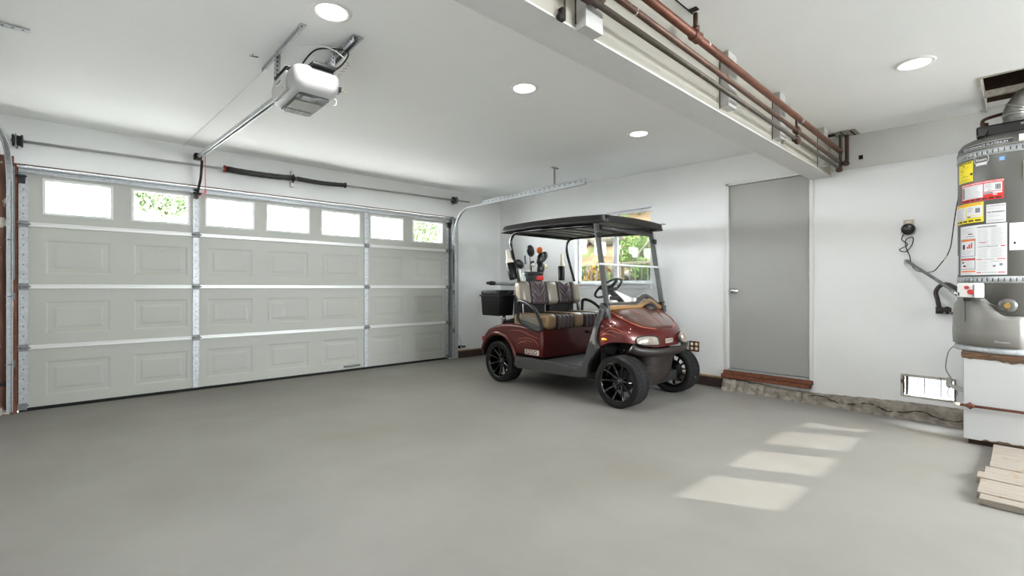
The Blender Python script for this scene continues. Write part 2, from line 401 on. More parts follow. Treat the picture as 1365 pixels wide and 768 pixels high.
# ------------------------------------------------------------------ garage door
gd = sempty('door_1')
GX0, GX1, GY = -.43, 4.27, 6.14
secs = [(.012, .577), (.583, 1.134), (1.140, 1.703), (1.709, 2.215)]
cols = [(-.255, .201), (.385, .838), (1.02, 1.474), (1.640, 2.11), (2.292, 2.778), (2.965, 3.445), (3.632, 4.135)]
for si, (z0, z1) in enumerate(secs):
    m = M()
    if si < 3:
        zc0, zc1 = z0 + .115, z1 - .135
        if True:
            us = [GX0]; 
            for a, b in cols: us += [a, b]
            us += [GX1]
            for i in range(len(us) - 1):
                if i % 2 == 0: m.box((us[i], GY, z0), (us[i + 1], GY + .045, z1))
                else:
                    a, b = us[i], us[i + 1]
                    m.box((a, GY, z0), (b, GY + .045, zc0)); m.box((a, GY, zc1), (b, GY + .045, z1)); m.box((a, GY + .02, zc0), (b, GY + .045, zc1))
                    # raised panel: sloped moulding in to a recessed groove then out to a flat field
                    def ring(k, yy): return [(a + k, yy, zc0 + k), (b - k, yy, zc0 + k), (b - k, yy, zc1 - k), (a + k, yy, zc1 - k)]
                    m.grid([ring(0, GY), ring(.016, GY + .0035), ring(.050, GY + .0035), ring(.072, GY + .0005)], smooth=False, closed=True)
                    m._add([V(p) for p in ring(.072, GY + .0005)], [(0, 1, 2, 3)])
    else:
        us = [GX0]; 
        for a, b in cols: us += [a, b]
        us += [GX1]; zc0, zc1 = 1.826, 2.118
        for i in range(len(us) - 1):
            if i % 2 == 0: m.box((us[i], GY, z0), (us[i + 1], GY + .045, z1))
            else: m.box((us[i], GY, z0), (us[i + 1], GY + .045, zc0)); m.box((us[i], GY, zc1), (us[i + 1], GY + .045, z1))
    bmesh.ops.recalc_face_normals(m.bm, faces=m.bm.faces[:])
    pn = m.obj('door_section', DOORG, gd)
    if si < 3:
        for a, b in cols:
            m = M(); m.box((a + .035, GY + .0015, z0 + .140), (b - .035, GY + .0045, z0 + .147)); m.obj('grime_line', STAIN, pn)
    if si == 3:
        for a, b in cols:
            m = M()
            for (x0, x1, q0, q1) in ((a - .022, a, zc0 - .022, zc1 + .022), (b, b + .022, zc0 - .022, zc1 + .022), (a, b, zc0 - .022, zc0), (a, b, zc1, zc1 + .022)): m.box((x0, GY - .008, q0), (x1, GY + .02, q1))
            fr = m.obj('window_frame', mat('door_window_frame', srgb(212, 214, 210), .45), gd, bevel=.002)
            m = M(); m.box((a, GY + .018, zc0), (b, GY + .022, zc1)); m.obj('pane', LGLASS, fr)
m = M(); m.box((GX0, GY - .004, .0), (GX1, GY + .05, .03)); m.obj('rubber_seal', BLACKR, gd)
for z in (.580, 1.137, 1.706):
    for (a, b) in ((GX0 + .06, .885), (.945, 2.86), (2.92, 4.225)):
        m = M(); m.box((a, GY - .012, z - .020), (b, GY, z + .020)); m.box((a, GY - .022, z - .018), (b, GY - .010, z - .006)); m.box((a, GY - .022, z + .006), (b, GY - .010, z + .018)); m.obj('strut', STRUTW, gd, bevel=.002)
m = M(); m.box((GX0, GY - .018, 2.165), (GX1, GY, 2.222)); m.box((GX0, GY - .055, 2.168), (GX1, GY - .016, 2.174)); m.box((GX0, GY - .055, 2.205), (GX1, GY - .016, 2.211)); m.box((GX0, GY - .058, 2.205), (GX1, GY - .054, 2.222)); m.obj('top_strut', GALV, gd)
for (a, b) in ((GX0, GX0 + .062), (.885, .945), (2.86, 2.92), (4.205, 4.262)):
    m = M()
    for (q0, q1) in ((.03, .56), (.60, 1.12), (1.16, 1.69), (1.725, 2.165)):
        m.box((a, GY - .006, q0), (b, GY + .001, q1))
        m.box((a, GY - .010, q0), (a + .006, GY - .004, q1)); m.box((b - .006, GY - .010, q0), (b, GY - .004, q1))
        for t in range(1, 6):
            zz = q0 + (q1 - q0) * t / 6
            m.use(1).cyl(((a + b) / 2, GY - .008, zz), ((a + b) / 2, GY - .005, zz), .005, 8); m.use(0)
    m.obj('stile_plate', [GALV, DARKST], gd)
    for z in (.580, 1.137, 1.706):
        m = M(); m.box((a - .004, GY - .030, z - .030), (b + .004, GY - .022, z + .030), bev=.002); m.cyl((a - .012, GY - .032, z), (b + .016, GY - .032, z), .008, 8)
        m.obj('hinge', GALVD, gd)
for x0, x1 in ((GX0 - .02, GX0 + .055), (4.215, 4.29)):
    m = M(); m.box((x0 + .01, GY - .035, 2.07), (x1 - .01, GY - .022, 2.15), bev=.003); m.cyl((x0 - .02, GY - .055, 2.13), (x1, GY - .055, 2.13), .009, 8); m.lathe([(0, 0), (.022, 0), (.024, .006), (.022, .014), (0, .014)], (x0 - .03 if x0 < 0 else x1 + .01, GY - .055, 2.13), 'x', 14); m.obj('top_roller', DARKST, gd)
    m = M(); m.box((x0, GY - .02, .015), (x1, GY - .002, .075), bev=.003); m.cyl((x0 - .02, GY - .02, .055), (x1 + .01, GY - .02, .055), .008, 8); m.obj('bottom_bracket', GALVD, gd)
m = M(); m.box((2.57, GY - .02, .055), (2.80, GY - .002, .083), bev=.004); m.cyl((2.6, GY - .03, .070), (2.77, GY - .03, .070), .008, 8); m.obj('lift_handle', GALVD, gd)
m = M(); m.box((.895, GY - .05, 2.10), (.935, GY - .008, 2.20), bev=.004); m.cyl((.88, GY - .06, 2.15), (.955, GY - .06, 2.15), .016, 10); m.obj('arm_bracket', DARKST, gd)

for a, b in cols:
    m = M(); m.box((a - .03, GY + .045, 1.79), (b + .03, GY + .12, 1.826)); m.obj('sun_clip_ledge', DOORG, gd)  # unseen ledges added to cut sun through the bottom of the panes
m = M(); m.box((4.283, YG - .045, 0), (4.289, GY, 2.2)); m.box((4.283, YG - .012, 0), (4.325, YG - .006, 2.2)); m.obj('jamb_angle', GALV, gd)
for a, b in ((-.50, -.40), (4.235, 4.33)):
    m = M(); m.box((a, GY + .05, 0), (b, GY + .07, 2.24)); m.obj('light_stop_strip', DARKST, gd)  # strips added to block sky light leaking past the door edges
m = M(); m.box((-3, YG + .15, 2.30), (7, YG + .86, 2.45)); struct(m.obj('sun_clip_eave', WHITE))  # unseen eave added to cut sun through the top of the panes
# jamb boards
m = M(); m.box((XL, YG - .025, 0), (-.455, YG, 2.30)); struct(m.obj('left_jamb', JAMBW))
m = M(); m.box((-.455, YG - .005, .0), (-.437, YG + .05, 2.235)); struct(m.obj('jamb', RAWW))
m = M(); m.box((-.46, YG - .008, 2.235), (4.33, YG + .03, 2.243)); struct(m.obj('trim_6', mat('brown_trim_strip', srgb(104, 72, 60), .7, noise=.3, nscale=10)))
m = M(); m.box((4.31, YG - .004, 0), (4.42, YG + .12, 2.235)); struct(m.obj('right_jamb', mat('jamb_grey', srgb(176, 176, 170), .5)))

# ------------------------------------------------------------------ door tracks
def track(name, x, label, mirror):
    t = thing(name, label, 'door track', (x, YG - .075, 0), 0, 'curved garage door tracks')
    pts = [V((0, 0, .03)), V((0, 0, 1.0)), V((0, 0, 1.98))]
    for k in range(1, 13):
        a = (PI / 2 - .02) * k / 12; pts.append(V((0, -.36 * (1 - math.cos(a)), 1.98 + .36 * math.sin(a))))
    zq = pts[-1].z
    yend = 3.44 - (YG - .075) if not mirror else 2.3 - (YG - .075)
    pts.append(V((0, yend, zq + .0)))
    s = -1 if mirror else 1
    prof = [(-.010 * s, -.020), (.016 * s, -.020), (.016 * s, -.014), (-.004 * s, -.014), (-.004 * s, .014), (.016 * s, .014), (.016 * s, .020), (-.010 * s, .020)]
    m = M(); m.tube(pts, .02, prof=prof); m.obj('track_channel', GALV, t)
    m = M(); m.box((-.018 * s - .01, -.006, 1.2), (-.018 * s + .01, .05, 2.2)); m.obj('flag_bracket', GALVD, t)
    m = M(); m.box((-.006, yend, zq + .02), (.006, yend + 1.9, zq + .055)); m.box((-.02, yend, zq + .052), (.02, yend + 1.9, zq + .058))
    for k in range(22): m.use(1).box((-.0075, yend + .05 + k * .085, zq + .030), (.0075, yend + .075 + k * .085, zq + .040)); m.use(0)
    m.obj('perforated_angle', [GALV, DARKST], t)
    for z in (.45, 1.05, 1.55):
        m = M(); m.box((-.02 * s - .008, -.01, z - .03), (-.02 * s + .008, .07, z + .03), bev=.002); m.cyl((-.03, 0.0, z), (.03, 0.0, z), .006, 8); m.obj('wall_bracket', GALVD, t)
    return t, zq
t, zq = track('door_track', 4.315, 'curved galvanized track beside the golf cart end of the garage door', False)
m = M(); hy = 3.93 - (YG - .075); m.box((-.004, hy - .014, zq + .03), (.0, hy + .014, cz(3.93) - .002)); m.box((-.05, hy - .02, cz(3.93) - .008), (.06, hy + .02, cz(3.93) - .002)); m.obj('hanger_strap', GALVD, t)
t2, zq = track('door_track', -.475, 'galvanized track against the brown jamb at the left edge of the garage door', True)
m = M(); m.box((-.004, hy - .014, zq + .03), (.0, hy + .014, cz(3.93) - .002)); m.box((-.05, hy - .07, cz(3.9) - .008), (.25, hy - .02, cz(3.87) - .003)); m.use(1)
for k in range(7): m.cyl((-.02 + k * .04, hy - .045, cz(3.88) - .010), (-.02 + k * .04, hy - .045, cz(3.88) - .007), .006, 8)
m.obj('hanger_strap', [GALV, DARKST], t2)

# photo eyes
for x, lab, g in ((4.45, 'small black safety sensor low on the wall beside the curved track near the cart', None), (-.56, 'small black safety sensor at the foot of the brown left jamb', None)):
    z = .16 if x > 0 else .255
    e = thing('safety_sensor', lab, 'sensor', (x, YG - .02, z), 0, 'garage door safety sensors')
    m = M(); m.box((-.05, -.05, .0), (.0, -.005, .045), bev=.006); m.obj('sensor_housing', BLACK, e)
    m = M(); m.cyl((-.025, -.053, .022), (-.025, -.049, .022), .012, 12); m.obj('sensor_lens', CREAMP, e)
    m = M(); m.box((.0, -.04, .01), (.075, -.018, .035), bev=.003); m.obj('mounting_arm', BLACK, e)
    m = M(); m.tube(smooth_path([(0.03, -.005, .04), (.01, .012, .12), (-.03, .017, .22)]), .0016, 6); m.obj('sensor_wire', DARKST, e)

# torsion shaft with two padded springs
sh = thing('torsion_shaft', 'long thin steel rod with black wrapped springs above the garage door', 'torsion shaft', (0, 6.02, 0))
zt = lambda x: 2.43 + .0135 * (x + .45)
m = M(); m.cyl((-.47, 0, zt(-.47)), (4.58, 0, zt(4.58)), .0125, 12); m.obj('rod', mat('shaft_grey', srgb(168, 168, 164), .45, .2), sh)
m = M(); m.cyl((-.47, .035, zt(-.47) + .012), (4.28, .035, zt(4.28) + .012), .003, 6); m.obj('lift_cable', GALVD, sh)
for x in (-.46, 4.26):
    m = M(); m.lathe([(.012, 0), (.052, 0), (.055, .008), (.045, .014), (.045, .05), (.055, .056), (.055, .066), (.012, .066)], (x, 0, zt(x)), 'x', 24); m.obj('cable_drum', DARKST, sh)
for x0, x1, sg in ((1.18, 1.88, -.004), (1.93, 2.53, .0)):
    pts = [(x0 + (x1 - x0) * k / 14, -.008, zt(x0) + (zt(x1) - zt(x0)) * k / 14 - .012 * math.sin(PI * k / 14)) for k in range(15)]
    m = M(); m.tube(pts, [.031 + .002 * (k % 2) for k in range(15)] if x0 < 1.5 else [.026 + .0015 * (k % 2) for k in range(15)], 14); m.obj('spring_sleeve', mat('spring_cover', srgb(46, 44, 43), .6, noise=.5, nscale=30, bump=.5, bscale=60), sh)
m = M(); m.lathe([(.01, 0), (.036, 0), (.040, .01), (.036, .022), (.01, .022)], (1.155, -.005, zt(1.16)), 'x', 18); m.obj('red_winding_cone', mat('red_paint_chipped', srgb(150, 50, 36), .6, noise=.5, nscale=40), sh)
m = M(); m.lathe([(.01, 0), (.050, 0), (.052, .008), (.030, .016), (.028, .03), (.01, .03)], (1.885, -.005, zt(1.9) - .004), 'x', 18); m.obj('centre_bearing', DARKST, sh)
m = M(); m.lathe([(.01, 0), (.030, 0), (.036, .008), (.036, .022), (.01, .022)], (2.525, -.005, zt(2.53)), 'x', 18); m.obj('end_cone', DARKST, sh)
m = M(); m.box((1.88, .02, 2.36), (1.91, .075, 2.56)); m.obj('bearing_plate', mat('plate_white', srgb(215, 215, 210), .5), sh)
for x in (-.44, 4.30):
    m = M(); m.box((x, -.05, zt(x) - .06), (x + .008, .075, zt(x) + .05)); m.obj('end_plate', GALVD, sh)

# ------------------------------------------------------------------ garage door opener
op = thing('garage_door_opener', 'white garage door opener hanging from the ceiling on perforated angles', 'garage door opener', (0, 0, 0))
m = M()
# body: rounded box, tapering towards the bottom, built as rings
def rr(cx_, cy_, hx, hy, r, z, n=6):
    out = []
    for qx, qy, a0 in ((1, 1, 0), (-1, 1, 90), (-1, -1, 180), (1, -1, 270)):
        for k in range(n + 1):
            a = math.radians(a0 + 90 * k / n); out.append(V((cx_ + qx * (hx - r) + r * math.cos(a), cy_ + qy * (hy - r) + r * math.sin(a), z)))
    return out
ocx, ocy = 1.0, 2.97
rings = [rr(ocx, ocy, .085, .175, .02, 2.248), rr(ocx, ocy, .095, .188, .03, 2.250), rr(ocx, ocy, .118, .215, .045, 2.270), rr(ocx, ocy, .130, .232, .05, 2.300), rr(ocx, ocy, .134, .238, .05, 2.345), rr(ocx, ocy, .130, .232, .05, 2.378), rr(ocx, ocy, .115, .215, .045, 2.396), rr(ocx, ocy, .09, .19, .04, 2.402)]
m.grid(rings, closed=True); m._add(rings[0][::-1], [tuple(range(len(rings[0])))]); m._add(rings[-1], [tuple(range(len(rings[-1])))])
m.obj('housing', mat('opener_white', srgb(172, 172, 171), .4), op)
m = M(); m.prism([(p.x, p.y) for p in rr(ocx, ocy, .088, .178, .022, 0)], 2.240, 2.250, 'z'); lp = m.obj('light_lens', mat('opener_lens_frame', srgb(60, 62, 60), .35), op)
m = M(); m.box((ocx - .078, ocy - .075, 2.236), (ocx + .078, ocy + .085, 2.241), bev=.002); m.obj('middle_panel', mat('opener_grey', srgb(132, 131, 125), .45), lp)
m = M(); m.box((ocx - .075, ocy + .10, 2.236), (ocx + .075, ocy + .165, 2.241), bev=.002); m.obj('clear_lens', mat('opener_clear', srgb(176, 178, 178), .15, coat=.5, noise=.5, nscale=40), lp)
m = M(); m.box((ocx - .06, ocy - .155, 2.236), (ocx + .02, ocy - .095, 2.2405), bev=.002); m.obj('clear_lens', MATS['opener_clear'], lp)
# darker end plate on the side facing the left, with a label slot
m = M(); m.box((ocx - .140, ocy - .10, 2.272), (ocx - .118, ocy + .14, 2.385), bev=.006); ep = m.obj('side_panel', mat('opener_side', srgb(186, 186, 184), .5), op)
m = M(); m.box((ocx - .1415, ocy - .02, 2.335), (ocx - .1395, ocy + .07, 2.362)); m.use(1)
for k in range(9): m.box((ocx - .1422, ocy - .012 + k * .009, 2.341), (ocx - .1412, ocy - .008 + k * .009, 2.356))
m.obj('rating_label', [PAPER, INK], ep)
m = M(); m.box((ocx - .14, ocy - .06, 2.295), (ocx - .1385, ocy - .035, 2.300)); m.obj('side_mark', INK, ep)
m = M(); m.prism([(ocx - .04, ocy - .26), (ocx + .09, ocy - .26), (ocx + .10, ocy - .10), (ocx - .05, ocy - .10)], 2.392, 2.416, 'z', bev=.006); m.obj('top_cover', BLACK, op)
# rail
m = M(); a, b = V((.925, 6.04, 2.545)), V((.985, ocy + .15, 2.405))
m.tube([a, b], .02, prof=[(-.018, -.016), (.018, -.016), (.018, .016), (.010, .016), (.010, -.008), (-.010, -.008), (-.010, .016), (-.018, .016)]); m.obj('rail', GALV, op)
m = M(); m.tube([a + V((0, 0, .017)), b + V((0, 0, .017))], .004, 6); m.obj('chain', mat('rusty_chain', srgb(96, 58, 44), .6, .3), op)
m = M(); m.box((.885, 5.99, 2.515), (.965, 6.095, 2.575), bev=.004); m.cyl((.885, 6.03, 2.545), (.965, 6.03, 2.545), .03, 16); m.obj('header_bracket', mat('bracket_brown_black', srgb(52, 40, 34), .5, .4), op)
m = M(); m.box((.90, 5.78, 2.505), (.95, 5.90, 2.535), bev=.004); m.cyl((.925, 5.80, 2.46), (.925, 5.80, 2.51), .008, 8); m.obj('trolley', GALV, op)
m = M(); m.tube([(.925, 5.82, 2.51), (.93, 5.95, 2.30), (.92, 6.07, 2.16)], .02, prof=[(-.012, -.004), (.012, -.004), (.012, .004), (-.012, .004)]); m.obj('door_arm', DARKST, op)
m = M(); m.tube([(.945, 5.80, 2.50), (.945, 5.80, 2.30), (.948, 5.80, 2.14)], .0035, 6); m.ball((.945, 5.80, 2.13), .012); m.tube([(.945, 5.80, 2.13), (.91, 5.80, 2.10), (.88, 5.80, 2.06)], .003, 6); m.tube([(.945, 5.80, 2.13), (.965, 5.80, 1.98)], [.003, .001], 6); m.obj('release_cord', mat('red_cord', srgb(206, 60, 50), .6), op)
# hanging angles
def perf(mb, p0, p1, wdt=.03, holes=True, up=V((0, 0, 1))):
    p0, p1 = V(p0), V(p1); d = (p1 - p0); L = d.length; d.normalize(); s_ = d.cross(up).normalized(); w_ = s_.cross(d)
    mt = Matrix((( d.x, s_.x, w_.x, p0.x), (d.y, s_.y, w_.y, p0.y), (d.z, s_.z, w_.z, p0.z), (0, 0, 0, 1)))
    mb.use(0).box((0, -wdt / 2, -.0015), (L, wdt / 2, .0015), mt); mb.box((0, -wdt / 2, -wdt), (L, -wdt / 2 + .003, 0), mt)
    k = .02
    while holes and k < L - .01:
        mb.use(1).box((k, -.006, -.0025), (k + .014, .004, -.0014), mt); mb.box((k + .006, -wdt / 2 - .001, -.021), (k + .018, -wdt / 2 + .004, -.012), mt); k += .03
    mb.use(0)
m = M(); perf(m, (.90, 2.69, cz(2.7) - .004), (.90, 3.45, cz(3.45) - .004), .032); m.obj('ceiling_angle', [GALV, DARKST], op)
m = M(); perf(m, (1.165, 2.60, cz(2.6) - .004), (1.165, 3.20, cz(3.2) - .035), .04); perf(m, (1.195, 2.60, cz(2.6) - .004), (1.195, 3.10, cz(3.1) - .03), .03); m.obj('ceiling_angle', [GALV, DARKST], op)
m = M(); perf(m, (.90, 3.16, cz(3.16) - .005), (.885, 3.12, 2.40), .035, up=V((0, 1, 0))); m.obj('hanging_strap', [GALV, DARKST], op)
m = M(); perf(m, (.875, 3.10, 2.405), (.875, 2.86, 2.405), .03); m.obj('lower_angle', [DARKST, GALV], op)
m = M(); perf(m, (1.125, 2.84, cz(2.9) - .02), (1.10, 2.80, 2.40), .03, up=V((0, 1, 0))); m.obj('hanging_strap', [GALV, DARKST], op)
m = M(); m.tube(smooth_path([(.99, 3.0, 2.40), (.975, 2.98, 2.46), (1.03, 2.90, 2.56), (1.10, 2.80, 2.56), (1.165, 2.72, 2.53), (1.15, 2.76, 2.47), (1.10, 2.82, 2.42)], 8), .005, 8); m.obj('power_cable', BLACK, op)
pts = [(1.17, 2.75, 2.49)]
for k in range(12): pts.append((1.185 - .005 * k + (.010 if k % 2 else -.008), 2.75 + .006 * k, 2.48 - .008 * k))
m = M(); m.tube(pts, .0018, 6); m.obj('thin_wire', mat('brown_wire', srgb(120, 90, 70), .6), op)
m = M(); m.box((1.128, 2.76, 2.30), (1.145, 2.82, 2.33), bev=.004); m.obj('adjustment_knob', BLACK, op)
m = M(); m.tube([(1.145, 2.80, 2.318), (1.17, 2.795, 2.322), (1.185, 2.79, 2.316)], [.004, .004, .0015], 6); m.obj('screw_tail', mat('tan_metal', srgb(150, 134, 104), .5, .5), op)
m = M(); m.tube(smooth_path([(1.10, 2.79, 2.262), (1.115, 2.77, 2.245), (1.11, 2.765, 2.215), (1.10, 2.77, 2.212)]), .0022, 6); m.obj('antenna_wire', CREAMP, op)

c_ = M(); c_.tube(smooth_path([(.90, 3.46, cz(3.46) - .006), (.88, 4.2, cz(4.2) - .004), (.84, 5.2, cz(5.2) - .004), (.80, 6.05, cz(6.05) - .008), (.80, 6.096, 2.62)]), .0028, 6)
tag(c_.obj('cable', mat('white_wire', srgb(205, 205, 200), .5)), 'thin white wire tacked along the ceiling from the opener to the garage door wall', 'wire')
c_ = M(); c_.tube(smooth_path([(.935, 2.93, cz(2.93) - .035), (1.0, 2.86, cz(2.86) - .02), (1.10, 2.79, cz(2.8) - .04), (1.16, 2.75, 2.50)]), .0028, 6)
tag(c_.obj('cable', WHITEP), 'short white wire looping over the opener between its two ceiling angles', 'wire')
c_ = M(); c_.tube([(.775, 3.30, cz(3.3) - .012), (.82, 3.28, cz(3.27) - .012)], [.002, .004], 8); c_.cyl((.79, 3.285, cz(3.28) - .014), (.79, 3.285, cz(3.28)), .003, 6)
tag(c_.obj('ceiling_anchor', DARKST), 'tiny dark screw anchor in the ceiling beside the opener bracket', 'screw')

# ------------------------------------------------------------------ recessed lights
def recessed(x, y, label):
    t = thing('recessed_light', label, 'ceiling light', (x, y, cz(y)), 0, 'recessed ceiling lights')
    m = M(); m.lathe([(.075, -.001), (.080, -.010), (.098, -.008), (.103, -.001), (.104, .002)], (0, 0, 0), 'z', 32); m.obj('trim_ring', mat('trim_white', srgb(235, 235, 232), .4), t)
    m = M(); m.lathe([(0, -.003), (.075, -.003)], (0, 0, 0), 'z', 32); m.obj('lens', LAMP, t)
    ld = bpy.data.lights.new('lamp', 'AREA'); ld.shape = 'DISK'; ld.size = .15; ld.energy = LE; ld.color = (.99, .995, 1)
    lo = bpy.data.objects.new('lamp', ld); COL.objects.link(lo); lo.parent = t; lo.location = (0, 0, -.015)
    return t
LE = 4.2
recessed(.965, 2.46, 'large round recessed light directly above the garage door opener')
recessed(2.37, 2.455, 'round recessed light at mid ceiling between the opener and the beam')
recessed(3.87, 2.453, 'small round recessed light over the nose of the golf cart')
recessed(3.856, .46, 'round recessed light on the water heater side of the beam')
for i, (x, y) in enumerate(((2.37, .46), (.965, .46))): recessed(x, y, ['recessed light just past the beam in the middle of the room', 'recessed light just past the beam on the side away from the walk door'][i])

# ceiling register beside the beam
m = M(); m.box((2.90, 1.80, cz(1.85) - .006), (3.14, 1.90, cz(1.9) + .002)); m.use(1)
for k in range(5): m.box((2.95 + k * .035, 1.83, cz(1.85) - .0075), (2.965 + k * .035, 1.87, cz(1.85) - .0055))
tag(m.obj('ceiling_vent', [mat('vent_white', srgb(215, 214, 210), .6), mat('vent_hole', srgb(150, 148, 142), .8)]), 'small white vent plate in the ceiling against the beam', 'vent')

# ------------------------------------------------------------------ pipes along the beam
def pipe(name, lab, mt, z0, z1, r, y, x0, x1, coup, grp='pipes along the beam'):
    t = thing(name, lab, 'pipe', (0, y, 0), 0, grp)
    zz = lambda x: z0 + (z1 - z0) * (x - x0) / (x1 - x0)
    m = M(); m.cyl((x0, 0, zz(x0)), (x1, 0, zz(x1)), r, 16); m.obj('pipe_run', mt, t)
    for x, wd, rr_, mm in coup:
        m = M(); m.lathe([(r, 0), (r * rr_, .004), (r * rr_ * 1.06, .012), (r * rr_, wd - .012), (r * rr_ * 1.06, wd - .006), (r, wd)], (x, 0, zz(x)), 'x', 16); m.obj('coupling', mm, t)
    return t, zz
p1, zz = pipe('rusty_pipe', 'thick rust-coloured pipe, topmost of the three along the beam', COPPER, 2.455, 2.385, .021, 1.145, .4, 5.18, [(2.30, .07, 1.35, COPPER), (4.02, .03, 1.12, GALVD)])
m = M(); m.cyl((2.335, 0, 2.44), (2.335, 0, 2.545), .012, 12); m.lathe([(.012, 0), (.02, .0), (.02, .02), (.012, .02)], (2.335, 0, 2.455), 'z', 12); m.obj('ceiling_branch', COPPER2, p1)
p2, zz = pipe('brown_pipe', 'brown copper pipe, middle of the three along the beam', COPPER2, 2.365, 2.285, .0145, 1.15, .4, 5.19, [(3.93, .05, 1.7, FITTING), (5.05, .03, 1.3, GALVD)])
m = M(); m.cyl((3.95, 0, 2.31), (3.95, 0, 2.40), .009, 10); m.ball((3.955, -.005, 2.305), .03, (1, .8, 1.1)); m.obj('pipe_hanger', FITTING, p2)
p3, zz = pipe('dark_pipe', 'thin dark pipe, lowest of the three along the beam', DPIPE, 2.268, 2.232, .0135, 1.155, 1.42, 5.20, [(3.93, .055, 1.8, FITTING), (1.43, .05, 1.6, FITTING)])
m = M(); m.ball((3.957, -.008, 2.236), .03, (1, .8, 1.1)); m.obj('pipe_hanger', FITTING, p3)
# elbows into the ceiling at the door wall
for x, zb, mt, r, lab in ((5.20, 2.225, DPIPE, .0135, 'dark pipe riser turning up into the ceiling at the end of the beam'), (5.245, 2.285, FITTING, .016, 'rusty pipe riser behind the dark one at the end of the beam')):
    t = thing('pipe_riser', lab, 'pipe', (x, 1.15 if x < 5.22 else 1.11, 0), 0, 'pipe risers at the end of the beam')
    m = M(); m.tube(smooth_path([(-.05, 0, zb - .005), (-.02, 0, zb), (0, 0, zb + .03), (0, 0, zb + .1), (0, 0, 2.556)]), r, 12); m.obj('riser', mt, t)
    m = M(); m.lathe([(r, -.0), (r * 1.5, .0), (r * 1.5, .05), (r, .05)], (-.06, 0, zb - .005), 'x', 12); m.ball((-.07, 0, zb - .012), .028, (1.1, .8, .9)); m.obj('elbow', FITTING, t)
m = M(); m.box((5.10, 1.02, cz(1.1) - .006), (5.30, 1.20, cz(1.1) + .01)); m.use(1); m.box((5.12, 1.05, cz(1.1) - .0075), (5.30, 1.065, cz(1.1) - .005)); m.box((5.08, 1.125, cz(1.1) - .0075), (5.25, 1.135, cz(1.1) - .005)); m.box((5.12, 1.18, cz(1.1) - .02), (5.16, 1.235, cz(1.1) - .005))
tag(m.obj('ceiling_plate', [BEAMP, CRACK]), 'cracked white cover plate around the pipe risers in the ceiling corner', 'plate')
m = M(); m.box((XW - .004, 1.00, 2.33), (XW, 1.09, 2.43)); m.use(1)
for q in ((1.0, 1.003, 2.33, 2.43), (1.087, 1.09, 2.33, 2.43), (1.0, 1.09, 2.427, 2.43), (1.0, 1.09, 2.38, 2.383)): m.box((XW - .0055, q[0], q[2]), (XW - .003, q[1], q[3]))
m.box((XW - .02, 1.00, 2.315), (XW - .003, 1.03, 2.35))
tag(m.obj('wall_patch', [WHITE, CRACK]), 'small square wall patch with dark edges beside the pipe risers', 'patch')
t = thing('pipe_elbow', 'dark rusty pipe elbow against the white beam block at the top of the photo', 'pipe fitting', (1.53, 1.16, 2.30))
m = M(); m.ball((0, 0, 0), .035, (1, .9, 1.2)); m.cyl((-.06, 0, .03), (.02, 0, -.02), .026, 12); m.cyl((0, -.01, .02), (-.02, -.01, .12), .018, 12); m.obj('elbow_body', FITTING, t)
m = M(); m.box((-.05, -.03, .02), (-.005, -.022, .05), bev=.003); m.obj('silver_clip', GALV, t)
t = thing('beam_hook', 'small dark iron hook at the underside of the beam beside the white block', 'hook', (1.40, 1.235, 2.215))
m = M(); m.box((-.012, -.012, -.03), (.012, .012, .02), bev=.004); m.ball((-.015, 0, -.02), .014); m.obj('hook_body', CRACK, t)
m = M(); m.cyl((.012, -.004, .0), (.012, -.004, .33), .004, 6); m.obj('rod', DPIPE, t)

# branch clip at ceiling above the thick pipe
m = M(); m.box((2.16, 1.160, cz(1.16) - .004), (2.34, 1.166, cz(1.16) - .001)); m.box((2.29, 1.12, cz(1.12) - .005), (2.325, 1.165, cz(1.12) - .001))
tag(m.obj('ceiling_gap', CRACK), 'dark gap torn in the plaster above the thick rusty pipe', 'gap')

# ------------------------------------------------------------------ golf cart
cart = thing('golf_cart', 'burgundy two-seat golf cart with a black roof parked beside the window', 'golf cart', (4.245, 3.4, 0), -PI / 2)

# wheels
WR, WW = .245, .205
def tire_bm():
    m = M(); n = 180; prof = []
    # across: outer bead -> sidewall -> tread -> inner bead  (y from -WW/2 outer to +WW/2)
    side = [(.180, -.085), (.188, -.098), (.205, -.1025), (.222, -.101), (.235, -.096), (.2425, -.088)]
    tr = [(.245, -.078 + .156 * k / 16) for k in range(17)]
    prof = side + tr + [(r, -y) for r, y in reversed(side)]
    rows = []
    for k in range(n):
        a = 2 * PI * k / n; row = []
        for r, y in prof:
            rr_ = r
            if abs(y) <= .08 and r > .24:
                yy = abs(y)
                ph = (k / n * 60 + (yy / .08) * 2.4) % 1.0
                g = 0
                if ph < .28 and yy > .012: g = .009
                if abs(yy - .036) < .006: g = .007
                rr_ = r - g - .004 * (yy / .08) ** 2
            row.append(V((rr_ * math.cos(a), y, rr_ * math.sin(a))))
        rows.append(row)
    rows.append(rows[0])
    m.grid(rows, smooth=False)
    bmesh.ops.remove_doubles(m.bm, verts=m.bm.verts[:], dist=1e-6)
    bmesh.ops.recalc_face_normals(m.bm, faces=m.bm.faces[:])
    return m
